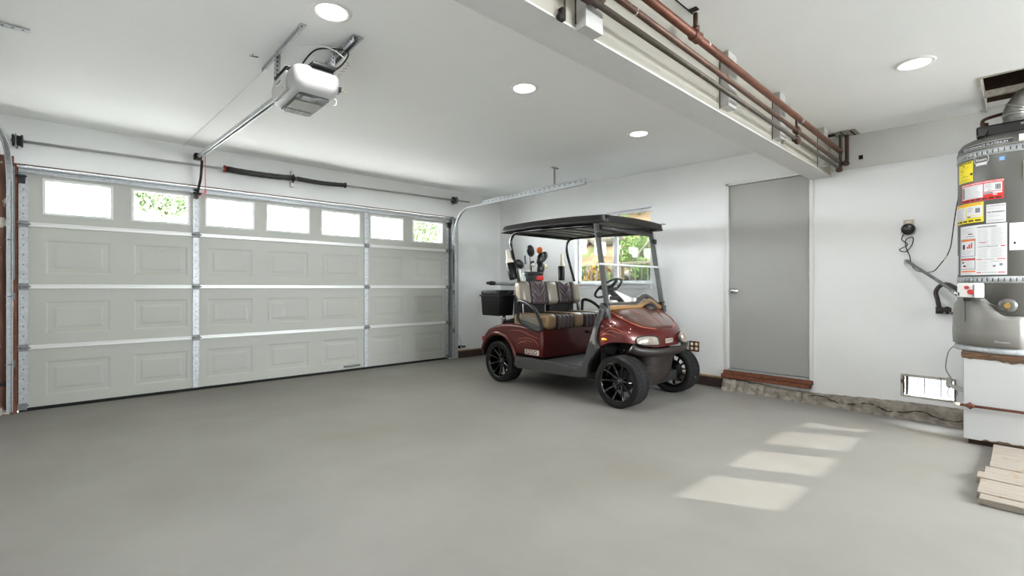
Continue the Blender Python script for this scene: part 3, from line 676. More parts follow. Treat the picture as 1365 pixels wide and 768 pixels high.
def rim_bm():
    m = M()
    m.lathe([(.180, -.086), (.186, -.092), (.184, -.098), (.176, -.094), (.170, -.075), (.160, -.03), (.158, .06), (.176, .085), (.182, .09), (.180, .082)], (0, 0, 0), 'y', 48, closed=False)
    m.lathe([(0, -.050), (.030, -.052), (.040, -.046), (.046, -.030), (.046, .0), (0, .0)], (0, 0, 0), 'y', 24)
    for k in range(10):
        a = 2 * PI * k / 10 + .12
        c, s_ = math.cos(a), math.sin(a); T = V((-s_, 0, c)); Rr = V((c, 0, s_))
        p = []
        for r, w_, y in ((.036, .013, -.040), (.10, .009, -.052), (.150, .009, -.070), (.176, .013, -.084)):
            p.append([Rr * r + T * w_ + V((0, y, 0)), Rr * r + T * w_ * .7 + V((0, y + .02, 0)), Rr * r - T * w_ * .7 + V((0, y + .02, 0)), Rr * r - T * w_ + V((0, y, 0)), Rr * r + V((0, y - .006, 0))])
        m.grid(p, smooth=False, closed=True)
    for k in range(5):
        a = 2 * PI * k / 5; m.cyl((.024 * math.cos(a), -.058, .024 * math.sin(a)), (.024 * math.cos(a), -.048, .024 * math.sin(a)), .005, 6)
    bmesh.ops.recalc_face_normals(m.bm, faces=m.bm.faces[:])
    return m
def disc_bm():
    m = M(); m.lathe([(0, .02), (.10, .02), (.105, .024), (.105, .034), (0, .034)], (0, 0, 0), 'y', 32); return m
wh = rim_bm().obj('wheel', GLOSSB, cart); ti = tire_bm().obj('tire', BLACKR, wh); dc = disc_bm().obj('brake_drum', DARKST, wh)
m = M(); m.lathe([(0, -.060), (.016, -.058), (.020, -.050), (.020, -.04), (0, -.04)], (0, 0, 0), 'y', 20); cc = m.obj('centre_cap', mat('cap_grey', srgb(90, 92, 96), .3, .6), wh)
spots = [(.84, -.49, 0), (-.84, -.49, 0), (.84, .49, 1), (-.84, .49, 1)]
for i, (x, y, fl) in enumerate(spots):
    o = wh if i == 0 else copy_tree(wh, cart)
    o.location = (x, y, WR); o.rotation_euler = (0, i * .35 + .1, PI * fl)
    if fl: o.rotation_euler = (0, i * .4, PI)

# chassis
m = M(); m.box((-.95, -.34, .17), (.95, .34, .27), bev=.01); m.box((-.75, -.30, .27), (-.15, .30, .6)); m.cyl((-.84, -.42, WR), (-.84, .42, WR), .035, 12); m.cyl((.84, -.42, WR), (.84, .42, WR), .025, 12); m.cyl((.70, -.30, .30), (.84, -.38, .25), .02); m.obj('chassis', DARKST, cart)
for sy in (-1, 1):
    m = M(); m.cyl((.80, sy * .33, .27), (.76, sy * .30, .52), .022, 12)
    m.tube([(.80 - .04 * t / 40 + .034 * math.cos(t * .9), sy * (.33 - .03 * t / 40) + .034 * math.sin(t * .9), .29 + .22 * t / 40) for t in range(41)], .006, 6); m.obj('shock_absorber', DARKST, cart)

# rear body
def arc(cx_, cz_, r, a0, a1, n): return [(cx_ + r * math.cos(math.radians(a0 + (a1 - a0) * k / n)), cz_ + r * math.sin(math.radians(a0 + (a1 - a0) * k / n))) for k in range(n + 1)]
archr = arc(-.84, .275, .292, 162, 16, 16)     # from rear to front over the wheel
prof = [(-.12, .362), (-.115, .50), (-.12, .672), (-.30, .695), (-.50, .712), (-.72, .705), (-.90, .672), (-1.03, .625), (-1.10, .56), (-1.145, .47), (-1.165, .385), (-1.12, .366)] + archr + [(-.54, .356)]
m = M(); m.prism(prof, -.588, .588, 'y', bev=.035, seg=4); body = m.obj('rear_body', RED, cart)
for sy in (-1, 1):
    m = M(); a = arc(-.84, .275, .305, 166, 8, 22)
    m.tube([(x, sy * .586, z) for x, z in a], .022, 10); m.obj('arch_lip', RED, body)
    m = M(); m.grid([[(x, sy * y, z) for x, z in arc(-.84, .275, .290, 175, 2, 20)] for y in (.575, .28)]); m._add([V((x, sy * .28, z)) for x, z in arc(-.84, .275, .290, 175, 2, 20)], [tuple(range(21))]); m.obj('wheel_liner', BLACK, body)
m = M(); m.cyl((-.075, .20, .60), (-.118, .20, .60), .016, 14); m.obj('key_switch', BLACK, body)
# ghost flame pinstripes
def stripes(sy, par):
    m = M()
    for pts in ([(-.56, .50), (-.40, .56), (-.24, .55), (-.16, .49)], [(-.48, .49), (-.36, .535), (-.24, .52)], [(-.66, .625), (-.46, .640), (-.30, .60), (-.16, .57)], [(-.52, .47), (-.44, .515), (-.34, .505)]):
        pp = smooth_path([(x, sy * .5895, z) for x, z in pts], 6); n = len(pp)
        m.tube(pp, [.0008 + .0028 * math.sin(PI * k / (n - 1)) for k in range(n)], 5)
    m.obj('pinstripe', STRIPE, par)
stripes(-1, body); stripes(1, body)
# side badge
m = M(); m.prism([(p.x, p.y) for p in rr(0, 0, .108, .028, .008, 0, 3)], -.004, .004, 'z', bev=.002)
for v in m.bm.verts: v.co = V((-.265 + v.co.x, -.592 + v.co.z, .412 + v.co.y))
bg = m.obj('side_badge', mat('badge_cream', srgb(214, 206, 196), .35, .3), body)
m = M(); put_text(m, 'EZGO', .062, lambda x, y: V((-.265 + x, -.5975, .411 + y)), .0015, 1.08); m.obj('badge_lettering', mat('badge_red_black', srgb(60, 34, 34), .4), bg)
# tail reflector at the back edge
m = M(); m.box((-1.175, -.56, .30), (-1.13, -.50, .40), bev=.006); m.obj('mud_flap', mat('flap_brown', srgb(70, 56, 46), .6), cart)
m = M(); m.box((-1.165, -.57, .47), (-1.145, -.50, .52), bev=.004); m.obj('tail_light', REDP, cart)

# floor and rocker
m = M(); m.box((-.13, -.56, .318), (.46, .56, .338)); m.prism([(.40, .330), (.50, .40), (.62, .70), (.60, .71), (.48, .42), (.38, .345)], -.5, .5, 'y'); m.obj('floor_mat', MAT_FLOOR, cart)
for sy in (-1, 1):
    a, b = (-.600, -.520) if sy < 0 else (.520, .600)
    pr = [(-.545, .352), (-.30, .347), (-.09, .340), (.18, .331), (.36, .322), (.405, .328), (.435, .350), (.47, .43), (.50, .52), (.567, .69), (.615, .83), (.65, .915), (.685, .93), (.69, .90), (.662, .82), (.628, .72), (.612, .64)] + [(x, z) for x, z in arc(.84, .27, .345, 128, 176, 7)] + [(.49, .255), (.455, .238), (.40, .228), (.08, .218), (-.50, .212), (-.548, .235)]
    m = M(); m.prism(pr, a, b, 'y', bev=.012, seg=3); rk = m.obj('rocker_panel', GREYP, cart)
    m = M()
    for x, z in ((-.47, .29), (.56, .60), (.30, .285)): m.cyl((x, sy * .603, z), (x, sy * .598, z), .008, 10)
    m.obj('rivet', BLACK, rk)

# front cowl (shell)
def lerp_t(tab, f):
    for (a, va), (b, vb) in zip(tab, tab[1:]):
        if f <= b: return va + (vb - va) * max(0, (f - a)) / (b - a)
    return tab[-1][1]
WT = [(.58, .572), (.70, .582), (.78, .576), (.84, .556), (.89, .515), (.93, .465), (.97, .398), (1.0, .33), (1.02, .27), (1.035, .20), (1.045, .12), (1.05, .0)]
ZT = [(.58, .945), (.65, .925), (.72, .895), (.80, .857), (.88, .812), (.94, .772), (.98, .742), (1.01, .715), (1.03, .690), (1.045, .665), (1.05, .645)]
DR = [(.58, .16), (.80, .18), (.95, .16), (1.02, .11), (1.05, .06)]
def zlow(f):
    a = 0
    if abs(f - .84) < .345: a = .27 + math.sqrt(.345 ** 2 - (f - .84) ** 2)
    return max(a if f < 1.05 else 0, .555 if f > .98 else .52) if f > .62 else .66
def section(f, K=14):
    w, zt_, dr = lerp_t(WT, f), lerp_t(ZT, f), lerp_t(DR, f); zs = zt_ - dr; pts = []
    for k in range(K + 1):
        s_ = PI / 2 * k / K
        pts.append((w * math.sin(s_) ** .72, max(zs + dr * max(0, math.cos(s_)) ** .8, zlow(f) + .02)))
    for t in (.5, 1.0): pts.append((w, zs + (zlow(f) - zs) * t if zs > zlow(f) else zlow(f) + .01 * (1 - t)))
    full = [(-y, z) for y, z in reversed(pts)] + [(y, z) for y, z in pts[1:]]
    return [V((f, y, z)) for y, z in full]
fs_ = [.58, .62, .66, .70, .75, .80, .85, .88, .91, .93, .95, .97, .985, 1.0, 1.01, 1.02, 1.028, 1.035, 1.041, 1.046, 1.05]
m = M(); m.grid([section(f) for f in fs_]); bmesh.ops.recalc_face_normals(m.bm, faces=m.bm.faces[:])
cowl = m.obj('front_cowl', RED, cart)
# brown hood panel lying on the cowl
def cowl_z(f, y):
    w, zt_, dr = lerp_t(WT, f), lerp_t(ZT, f), lerp_t(DR, f)
    u = min(1, abs(y) / max(w, 1e-3)); s_ = math.asin(min(1, u ** (1 / .72))); return zt_ - dr + dr * max(0, math.cos(s_)) ** .8
rows = []
HOOD = mat('hood_brown_metallic', srgb(84, 42, 26), .30, .4, noise=.12, nscale=300, coat=1.0)
for k in range(15):
    f = .60 + .40 * k / 14; hw = .44 * (1 - (max(0, f - .70) / .315) ** 2.6) ** .5 if f > .70 else .44
    rows.append([V((f + .0, hw * (j / 12 - 1) , cowl_z(f, hw * (j / 12 - 1)) + .007)) for j in range(25)])
m = M(); m.grid(rows); bmesh.ops.recalc_face_normals(m.bm, faces=m.bm.faces[:]); hd = m.obj('hood_panel', HOOD, cart, solid=.004)
m = M()
for yy in (-1, 1):
    pp = [V((.64 + .36 * k / 14, yy * .44 * ((1 - (max(0, .64 + .36 * k / 14 - .70) / .315) ** 2.6) ** .5 if .64 + .36 * k / 14 > .70 else 1), 0)) for k in range(15)]
    for p in pp: p.z = cowl_z(p.x, p.y) + .008
    m.tube(pp, .004, 6)
for pts in ([(.66, -.20), (.78, -.14), (.88, -.12), (.95, -.08)], [(.66, .10), (.80, .05), (.92, .02), (.98, .02)], [(.70, .26), (.82, .22), (.92, .14)]):
    pp = smooth_path([(f, y, cowl_z(f, y) + .0085) for f, y in pts], 5); n = len(pp); m.tube(pp, [.0008 + .0022 * math.sin(PI * k / (n - 1)) for k in range(n)], 5)
m.obj('hood_stripe', STRIPE, hd)
# flame strips on the near fender
def side_pt(f, z, off=.004):
    w = lerp_t(WT, f); zt_, dr = lerp_t(ZT, f), lerp_t(DR, f)
    if z < zt_ - dr: return V((f, -w - off, z))
    q = min(1, (z - (zt_ - dr)) / dr); s_ = math.acos(q ** (1 / .8)); return V((f, -w * math.sin(s_) ** .72 - off, z + off * .5))
m = M()
for pts in ([(.66, .70), (.76, .745), (.86, .715), (.93, .665)], [(.68, .685), (.78, .72), (.88, .68)], [(.66, .665), (.74, .69), (.82, .665)]):
    pp = smooth_path([side_pt(f, z) for f, z in pts], 5); n = len(pp); m.tube(pp, [.0008 + .0026 * math.sin(PI * k / (n - 1)) for k in range(n)], 5)
m.obj('pinstripe', STRIPE, cowl)
m = M()
for f, z in ((.74, .80), (.78, .77), (.90, .735)): m.ball(side_pt(f, z, .001), .006)
m.obj('rivet', CHROME, cowl)

# headlights
def nose(yv, off):      # plan point on nose outline with |y|
    # find f for w
    y = abs(yv)
    tab = [(w, f) for f, w in WT][::-1]
    f = lerp_t(tab, y)
    f1 = lerp_t(tab, min(y + .02, .56)); f0 = lerp_t(tab, max(y - .02, 0)); t = V((f1 - f0, .04)).normalized() if True else None
    nx, ny = t[1], -t[0]
    return V((f + nx * off, math.copysign(1, yv) * (y + ny * off if False else y - t[0] * off * 1.0)))
for sy in (-1, 1):
    rows = []; rows2 = []
    for i in range(11):
        u = i / 10; y = sy * (.175 + (.43 - .175) * u); row = []; h0 = .575 + .018 * u; h1 = .655 + .014 * math.sin(PI * u) + .006 * u
        sh_ = (1 - (2 * u - 1) ** 6) ** .5 if 0 < u < 1 else .0
        mid = (h0 + h1) / 2
        for j in range(9):
            v = j / 8; z = mid + (v - .5) * (h1 - h0) * (.55 + .45 * sh_)
            bul = .016 + .010 * (1 - (2 * v - 1) ** 2) * (1 - (2 * u - 1) ** 4) - .018 * v
            p = nose(y, bul); row.append(V((p[0], p[1], z)))
        rows.append(row)
    m = M(); m.grid(rows); 
    hl = m.obj('headlight', LENS, cart, solid=.05)
    fl = [r for r in rows]; edge = [r[0] for r in rows] + [rows[-1][j] for j in range(1, 9)] + [r[-1] for r in reversed(rows[:-1])] + [rows[0][j] for j in range(7, 0, -1)]
    m = M(); m.tube(edge, .005, 6, closed=True); m.obj('headlight_bezel', BLACK, hl)
# logo on nose
m = M(); put_text(m, 'EZGO', .056, lambda x, y: V((1.062 - abs(x + .02) * .02, x, .607 + y)), .0028, .92)
for v in m.bm.verts: v.co.x = 1.0535 - (abs(v.co.y) ** 2) * .35 + (.607 + .03 - v.co.z) * .05
lg = m.obj('nose_lettering', mat('badge_silver', srgb(206, 200, 190), .3, .6), cart, solid=.003)
# amber markers
for sy in (-1, 1):
    m = M(); m.ball((.705, sy * .588, .635), 1, (.034, .010, .013), 12); m.obj('side_marker', AMBER, cowl)
# wheel liners front
for sy in (-1, 1):
    A = arc(.84, .27, .338, 178, 62, 22)
    m = M(); m.grid([[(x, sy * (y if y < .5 else min(.56, lerp_t(WT, x) - .03)), z) for x, z in A] for y in (.560, .26)]); m._add([V((x, sy * .26, z)) for x, z in A], [tuple(range(23))]); m.obj('wheel_liner', BROWNP, cowl)
# bumper lip
pp = []
for k in range(41):
    t = -1 + 2 * k / 40; y = .475 * math.sin(t * PI / 2); p = nose(y if abs(y) > .001 else .001, .035)
    pp.append(V((p[0] - .01 * (abs(t) > .97), y * 1.02, 0.508 + .055 * abs(t) ** 2.5)))
m = M(); m.tube(pp, .03, prof=[(.030 * math.cos(2 * PI * k / 14), .044 * math.sin(2 * PI * k / 14)) for k in range(14)])
for f in m.bm.faces: f.smooth = True
m.obj('bumper_lip', BROWNP, cart)
# apron
rows = []
for (z, fx, hw) in ((.50, 1.035, .27), (.47, 1.04, .268), (.44, 1.030, .262), (.30, 1.01, .255), (.20, .985, .24), (.165, .96, .225), (.155, .90, .21)):
    rows.append([V((fx - .02 - (.16 if abs(t) == 1 else .10 * abs(t) ** 5), hw * t, z)) for t in [-1, -.97, -.9, -.75, -.5, -.25, 0, .25, .5, .75, .9, .97, 1]])
m = M(); m.grid(rows); bmesh.ops.recalc_face_normals(m.bm, faces=m.bm.faces[:]); ap = m.obj('bumper_apron', BROWNP, cart, solid=.02)
m = M()
for z in (.375, .30):
    m.tube([(1.028 - (.44 - z) * .14 - .02 - .10 * abs(t) ** 5, .27 * t, z) for t in [-.95, -.8, -.5, 0, .5, .8, .95]], .003, 6)
m.obj('apron_groove', CRACK, ap)

# dash
m = M(); m.prism([(.585, .82), (.58, .90), (.60, .94), (.66, .94), (.66, .80)], -.52, .52, 'y', bev=.012, seg=3); dash = m.obj('dashboard', BLACK, cart)
m = M(); m.prism([(.60, .34), (.59, .82), (.64, .82), (.66, .34)], -.50, .50, 'y'); m.obj('firewall', BLACK, cart)
def dash_y(x): return x
mid = smooth_path([(.655, -.50, .925), (.665, -.30, .928), (.670, .02, .925), (.665, .14, .950), (.655, .26, .985), (.655, .34, .975), (.665, .43, .925), (.67, .52, .905)], 6)
m = M(); m.tube(mid, .02, prof=[(.017 * math.cos(2 * PI * k / 12), .024 * math.sin(2 * PI * k / 12)) for k in range(12)])
for f in m.bm.faces: f.smooth = True
m.obj('tan_cowl_trim', mat('tan_trim', srgb(150, 116, 76), .4, noise=.15, nscale=12), cart)
m = M(); up_ = smooth_path([(.615, -.50, .952), (.62, -.20, .955), (.62, .04, .957), (.61, .17, 1.005), (.60, .27, 1.035), (.605, .36, 1.015), (.62, .46, .955), (.63, .50, .94)], 6)
m.tube(up_, .02, prof=[(.034 * math.cos(2 * PI * k / 14), .026 * math.sin(2 * PI * k / 14)) for k in range(14)])
for f in m.bm.faces: f.smooth = True
m.obj('dash_pad', mat('dash_pad_brown', srgb(74, 62, 56), .5, bump=.1, bscale=150), cart)
m = M(); m.ball((.685, .27, .905), 1, (.06, .10, .055), 20); m.obj('cowl_hump', BROWNP, cart)
m = M(); m.box((.60, .02, .965), (.635, .075, 1.02), bev=.004); m.obj('dash_card', WHITEP, cart)

# seats
def cush(mb, lo, hi, r): mb.box(lo, hi, bev=r, seg=4)
segs = [(-.53, -.37, 0), (-.365, -.105, 1), (-.10, .10, 0), (.105, .365, 1), (.37, .53, 0)]
m = M(); m.box((-.66, -.50, .63), (-.12, .50, .70), bev=.01); m.obj('seat_base', BLACK, cart)
for a, b, kind in segs:
    if kind == 0:
        m = M(); cush(m, (-.64, a, .665), (-.075, b, .835), .05); m.obj('seat_bolster', TAN, cart)
    else:
        m = M()
        for k in range(4):
            q = (b - a) / 4; cush(m, (-.64, a + q * k, .66), (-.070, a + q * (k + 1), .822), .03)
        m.obj('seat_insert', PURP, cart)
m = M()
for y in (-.3675, -.1025, .1025, .3675): m.tube([(-.6, y, .826), (-.13, y, .826), (-.085, y, .80), (-.072, y, .72), (-.085, y, .675)], .005, 6)
m.obj('seat_piping', PIPING, cart)
tilt = Matrix.Translation((-.53, 0, .92)) @ Matrix.Rotation(math.radians(-11), 4, 'Y')
for a, b, kind in segs:
    if kind == 0:
        a2, b2 = (a, b)
        m = M(); m.box((-.06, a2, 0), (.075, b2, .285), mtx=tilt, bev=.05, seg=4); m.obj('backrest_bolster', SILV, cart)
    else:
        m = M(); m.box((-.05, a, .004), (.062, b, .28), mtx=tilt, bev=.035, seg=4); ins = m.obj('backrest_insert', PURP, cart)
        m = M(); c0 = (a + b) / 2
        for k in range(3):
            for s_ in (-1, 1):
                z0 = .165 - k * .06
                pts = [(0.067, c0 + s_ * .004, z0), (0.070, c0 + s_ * .022, z0 + .045), (0.069, c0 + s_ * (.05 + .012 * k), z0 + .085), (.062, c0 + s_ * (.095 + .008 * k), z0 + .108)]
                pts = [p for p in pts]
                m.tube([tilt @ p for p in smooth_path(pts, 4)], .0065, 6)
                m.tube([tilt @ V(p) for p in smooth_path([(.066, c0 + s_ * (.018 + .03 * k), z0 - .09 if z0 > .09 else .02), (.070, c0 + s_ * (.02 + .03 * k), z0 - .02), (.069, c0 + s_ * (.045 + .03 * k), z0 + .03), (.064, c0 + s_ * min(.118, .075 + .03 * k), z0 + .055)], 4)], .006, 6)
        m.obj('chevron_pleat', PURP, ins)
m = M(); m.box((-.66, -.50, .70), (-.585, -.04, 1.12), bev=.01); m.box((-.66, .04, .70), (-.585, .50, 1.12), bev=.01); m.obj('backrest_frame', BLACK, cart)
m = M()
for y in (-.3675, -.1025, .1025, .3675):
    m.tube([tilt @ V(p) for p in ((.0, y, .284), (.045, y, .275), (.066, y, .24), (.066, y, .04), (.05, y, .008))], .005, 6)
m.obj('backrest_piping', PIPING, cart)

# hip restraints
for sy in (-1, 1):
    P = smooth_path([(-.505, .80), (-.502, .90), (-.49, .962), (-.43, .972), (-.33, .940), (-.22, .868), (-.155, .765), (-.135, .665), (-.17, .645), (-.27, .665), (-.40, .705), (-.49, .755)], 5, closed=True) if False else smooth_path([V((x, sy * .575, z)) for x, z in [(-.505, .80), (-.502, .90), (-.49, .962), (-.43, .972), (-.33, .940), (-.22, .868), (-.155, .765), (-.135, .675), (-.17, .650), (-.27, .668), (-.40, .705), (-.49, .755)]], 5, closed=True)
    m = M(); m.tube(P, .019, 10, closed=True); hr = m.obj('hip_restraint', BLACK, cart)
    m = M(); m.prism([(-.48, .76), (-.46, .83), (-.36, .815), (-.20, .775), (-.16, .69), (-.27, .68), (-.40, .715)], sy * .555 - .008, sy * .555 + .008, 'y', bev=.004); m.obj('hip_pad', SILV, hr)
    m = M(); m.prism([(-.49, .74), (-.44, .765), (-.30, .73), (-.155, .70), (-.15, .665), (-.27, .662), (-.42, .70)], sy * .575 - .010, sy * .575 + .010, 'y', bev=.004); m.obj('hip_guard', GREYP, hr)

# roof
rp = []
def roof_outline(k_):
    L0, L1, Wd = -.79, .69, .60
    return None
nf, nl = 24, 16
def roof_z(f, y):
    return 1.872 - .030 * (abs(f + .25) / .9) ** 2 * 1.0 - .012 * (y / .6) ** 2
def roof_half(f):   # half width along the length
    e = 1.0
    if f > .62: e = 1 - .10 * ((f - .62) / .09) ** 2
    if f < -.70: e = 1 - .10 * ((-.70 - f) / .10) ** 2
    return .565 * e
top = []
for i in range(nf + 1):
    f0 = -.80 + 1.47 * i / nf; row = []
    for j in range(nl + 1):
        t = -1 + 2 * j / nl; y = roof_half(f0) * t * (1 if t < 0 else .965 - .06 * (i / nf) ** 2)
        bow = .03 * (1 - t * t) * (i / nf)          # bowed front edge
        row.append(V((f0 + bow - (.02 if i == 0 else 0) * (1 - t * t), y, roof_z(f0, y))))
    top.append(row)
# skirt rings
def ringof(rows): return rows[0][:] + [r[-1] for r in rows[1:]] + rows[-1][:-1][::-1] + [r[0] for r in rows[1:-1]][::-1]
R0 = ringof(top); cen = V((-.05, 0, 0))
def grow(r, o, z): 
    out = []
    for p in r:
        dx = 1 if p.x > .60 else (-1 if p.x < -.72 else 0); dy = 0 if abs(p.y) < .50 else (1 if p.y > 0 else -1)
        out.append(V((p.x + o * dx, p.y + o * dy, p.z + z)))
    return out
skirt = [R0, grow(R0, .014, -.010), grow(R0, .026, -.058), grow(R0, .034, -.074), grow(R0, .016, -.078), grow(R0, -.02, -.065), grow(R0, -.05, -.055)]
m = M(); m.grid(top); m.grid(skirt, closed=True)
inner = [[V((p.x * .93, p.y * .92, p.z - .055)) for p in r] for r in top]
m.grid(inner)
bmesh.ops.remove_doubles(m.bm, verts=m.bm.verts[:], dist=1e-5); bmesh.ops.recalc_face_normals(m.bm, faces=m.bm.faces[:])
roof = m.obj('roof', mat('roof_charcoal', srgb(26, 25, 24), .5, spec=.3, bump=.05, bscale=200), cart)
m = M()
for x in (-.50, -.32, -.14, .04): m.box((x, -.42, 1.775), (x + .07, .42, 1.80), bev=.012)
m.box((-.68, -.44, 1.772), (.58, -.40, 1.79), bev=.008); m.box((-.68, .40, 1.772), (.58, .44, 1.79), bev=.008)
m.obj('roof_rib', mat('roof_underside_grey', srgb(112, 110, 106), .4), roof)
for fx in (-.74, .66):
    for sy in (-1, 1):
        m = M(); m.box((fx - .02, sy * .52 - .03, roof_z(fx, .5) - .005), (fx + .05, sy * .52 + .03, roof_z(fx, .5) + .004), bev=.004); m.obj('gutter_notch', mat('notch_grey', srgb(150, 148, 144), .4), roof)

# roof struts
for sy in (-1, 1):
    P = smooth_path([V((x, sy * .50, z)) for x, z in [(-.50, .78), (-.53, 1.05), (-.585, 1.25), (-.655, 1.45), (-.70, 1.60), (-.705, 1.69), (-.66, 1.755), (-.56, 1.772), (-.20, 1.768), (.20, 1.755), (.52, 1.745)]], 6)
    m = M(); m.tube(P, .0185, 12); m.obj('rear_strut', GLOSSB, cart)
m = M(); m.cyl((.50, -.50, 1.745), (.50, .50, 1.745), .018, 12); m.obj('roof_crossbar', BLACK, cart)
m = M(); m.cyl((-.64, -.5, 1.762), (-.64, .5, 1.762), .016, 12); m.obj('roof_crossbar', BLACK, cart)
FP = mat('post_grey', srgb(74, 74, 72), .4, .3)
for sy in (-1, 1):
    m = M()
    pr = [(-.028, -.014), (.028, -.014), (.028, .014), (-.028, .014)]
    p0, p1 = V((.70, sy * .51, .82)), V((.545, sy * .50, 1.765)); m.tube([p0, p1], .02, prof=[(a_ * .62, b_ * 1.6) for a_, b_ in pr]); po = m.obj('front_post', FP, cart, bevel=.004)
    m = M(); m.box((.575, sy * .51 - .03, 1.615 - .0), (.60, sy * .51 + .03, 1.67), bev=.004); m.obj('windshield_clip', BLACK, po)
    m = M(); m.box((.66, sy * .51 - .03, .95), (.70, sy * .51 + .03, .975), bev=.004); m.obj('windshield_clip', BLACK, po)
    m = M(); m.box((.61, sy * .535 - .02, 1.345), (.655, sy * .535 + .03, 1.362), bev=.003); m.obj('fold_clip', mat('clear_clip', srgb(180, 184, 184), .3), po)
# cowl side caps at the post feet
for sy in (-1, 1):
    m = M(); m.prism([(.60, .84), (.61, .92), (.66, .97), (.70, .93), (.72, .87), (.69, .83)], sy * .535 - .02, sy * .535 + .02, 'y', bev=.018, seg=3); m.obj('post_foot_cap', GREYP, cart)
# windshield
m = M()
def wsp(z): return .725 - (z - .80) * .164
for z0, z1 in ((.965, 1.352), (1.360, 1.735)):
    m = M(); x0, x1 = wsp(z0), wsp(z1); th = .003
    m._add([V(p) for p in ((x0, -.555, z0), (x0, .545, z0), (x1, .545, z1), (x1, -.555, z1), (x0 + th, -.555, z0), (x0 + th, .545, z0), (x1 + th, .545, z1), (x1 + th, -.555, z1))], [(0, 1, 2, 3), (7, 6, 5, 4), (0, 4, 5, 1), (1, 5, 6, 2), (2, 6, 7, 3), (3, 7, 4, 0)])
    m.obj('windshield_pane', WGLASS, cart)
m = M(); m.box((wsp(1.356) - .006, -.565, 1.346), (wsp(1.356) + .010, .565, 1.366), bev=.003); m.obj('fold_strip', mat('fold_strip_clear', srgb(196, 200, 196), .2), cart)
m = M(); m.cyl((wsp(1.72), -.48, 1.722), (wsp(1.72), .40, 1.722), .026, 14); m.obj('windshield_top_roll', mat('roll_dark', srgb(52, 50, 48), .5), cart)

# steering
st = thing  # keep name
sw_c = V((.15, .245, 1.12)); ax = V((-.62, 0, .78)).normalized()
def frame(ax): 
    u = V((0, 1, 0)); w_ = ax.cross(u).normalized(); return u, w_
u, w_ = frame(ax)
m = M(); m.tube([sw_c + (u * math.cos(t) + w_ * math.sin(t)) * .172 for t in [2 * PI * k / 40 for k in range(40)]], .014, 10, closed=True)
stw = m.obj('steering_wheel', BLACK, cart)
m = M()
for a in (0, PI, -PI / 2 if True else 0):
    d_ = u * math.cos(a) + w_ * math.sin(a); m.tube([sw_c - ax * .02, sw_c + d_ * .17], [.026, .014], 8)
m.ball(sw_c - ax * .015, .06, (1, 1.1, .8)); m.obj('steering_hub', BLACK, stw)
m = M(); m.tube([sw_c - ax * .03, V((.33, .245, .97)), V((.44, .245, .84))], [.035, .03, .03], 12); m.box((.24, .14, .985), (.33, .20, 1.03), bev=.006); m.cyl((.26, .17, 1.0), (.30, .24, 1.0), .008); m.obj('steering_column', BLACK, cart)

# bag well and rack
m = M(); m.box((-1.05, -.35, .66), (-.70, .48, .72), bev=.015); m.obj('bag_well', BLACK, cart)
m = M(); m.cyl((-1.00, -.30, .70), (-.74, -.30, .76), .02); m.tube([(-.70, .42, .72), (-.95, .42, .80), (-.97, .42, 1.10), (-.97, -.10, 1.10), (-.95, -.10, .80)], .014, 10); m.obj('rack_frame', BLACK, cart)
m = M(); m.cyl((-1.02, -.50, 1.180), (-.98, -.20, 1.170), .022, 14); m.obj('rack_bar', mat('bar_grey', srgb(150, 152, 154), .35, .1), cart)
m = M(); m.cyl((-1.03, -.555, 1.182), (-1.02, -.49, 1.180), .027, 14); m.cyl((-1.035, -.60, 1.183), (-1.03, -.555, 1.182), .018, 14); m.obj('rack_bar_grip', BLACK, cart)
m = M(); m.box((-.70, -.40, .74), (-.66, -.32, .86), bev=.006); m.obj('charger_box', mat('charger_pale', srgb(196, 204, 196), .4), cart)
m = M(); m.cyl((-.92, -.42, .69), (-.92, -.42, .80), .02); m.cyl((-.92, -.46, .74), (-.92, -.40, .74), .012); m.obj('cooler_bracket', CHROME, cart)

# ------------------------------------------------------------------ things riding on the cart
co = thing('cooler', 'black lidded cooler box mounted on the rear near corner of the golf cart', 'cooler', (3.80, 4.415, .785))
m = M(); rings = [rr(0, 0, .125, .150, .02, 0), rr(0, 0, .13, .155, .025, .01), rr(0, 0, .142, .168, .025, .235)]
m.grid(rings, closed=True); m._add(rings[0][::-1], [tuple(range(len(rings[0])))]); bmesh.ops.recalc_face_normals(m.bm, faces=m.bm.faces[:]); m.obj('cooler_body', BLACK, co)
m = M(); m.prism([(p.x, p.y) for p in rr(0, 0, .158, .184, .03, 0)], .232, .252, 'z', bev=.005); m.prism([(p.x, p.y) for p in rr(0, 0, .142, .166, .03, 0)], .252, .312, 'z', bev=.014, seg=3); ld = m.obj('cooler_lid', BLACK, co)
m = M(); m.box((-.155, -.09, .268), (-.138, .09, .282), bev=.004); m.obj('lid_grip', MATS.get('latch_grey') or mat('latch_grey', srgb(70, 72, 76), .35), ld)
m = M(); m.tube([(-.08, -.172, .26), (.0, -.176, .262), (.06, -.172, .30)], .005, 8); m.obj('lid_latch', mat('latch_grey', srgb(70, 72, 76), .35), ld)

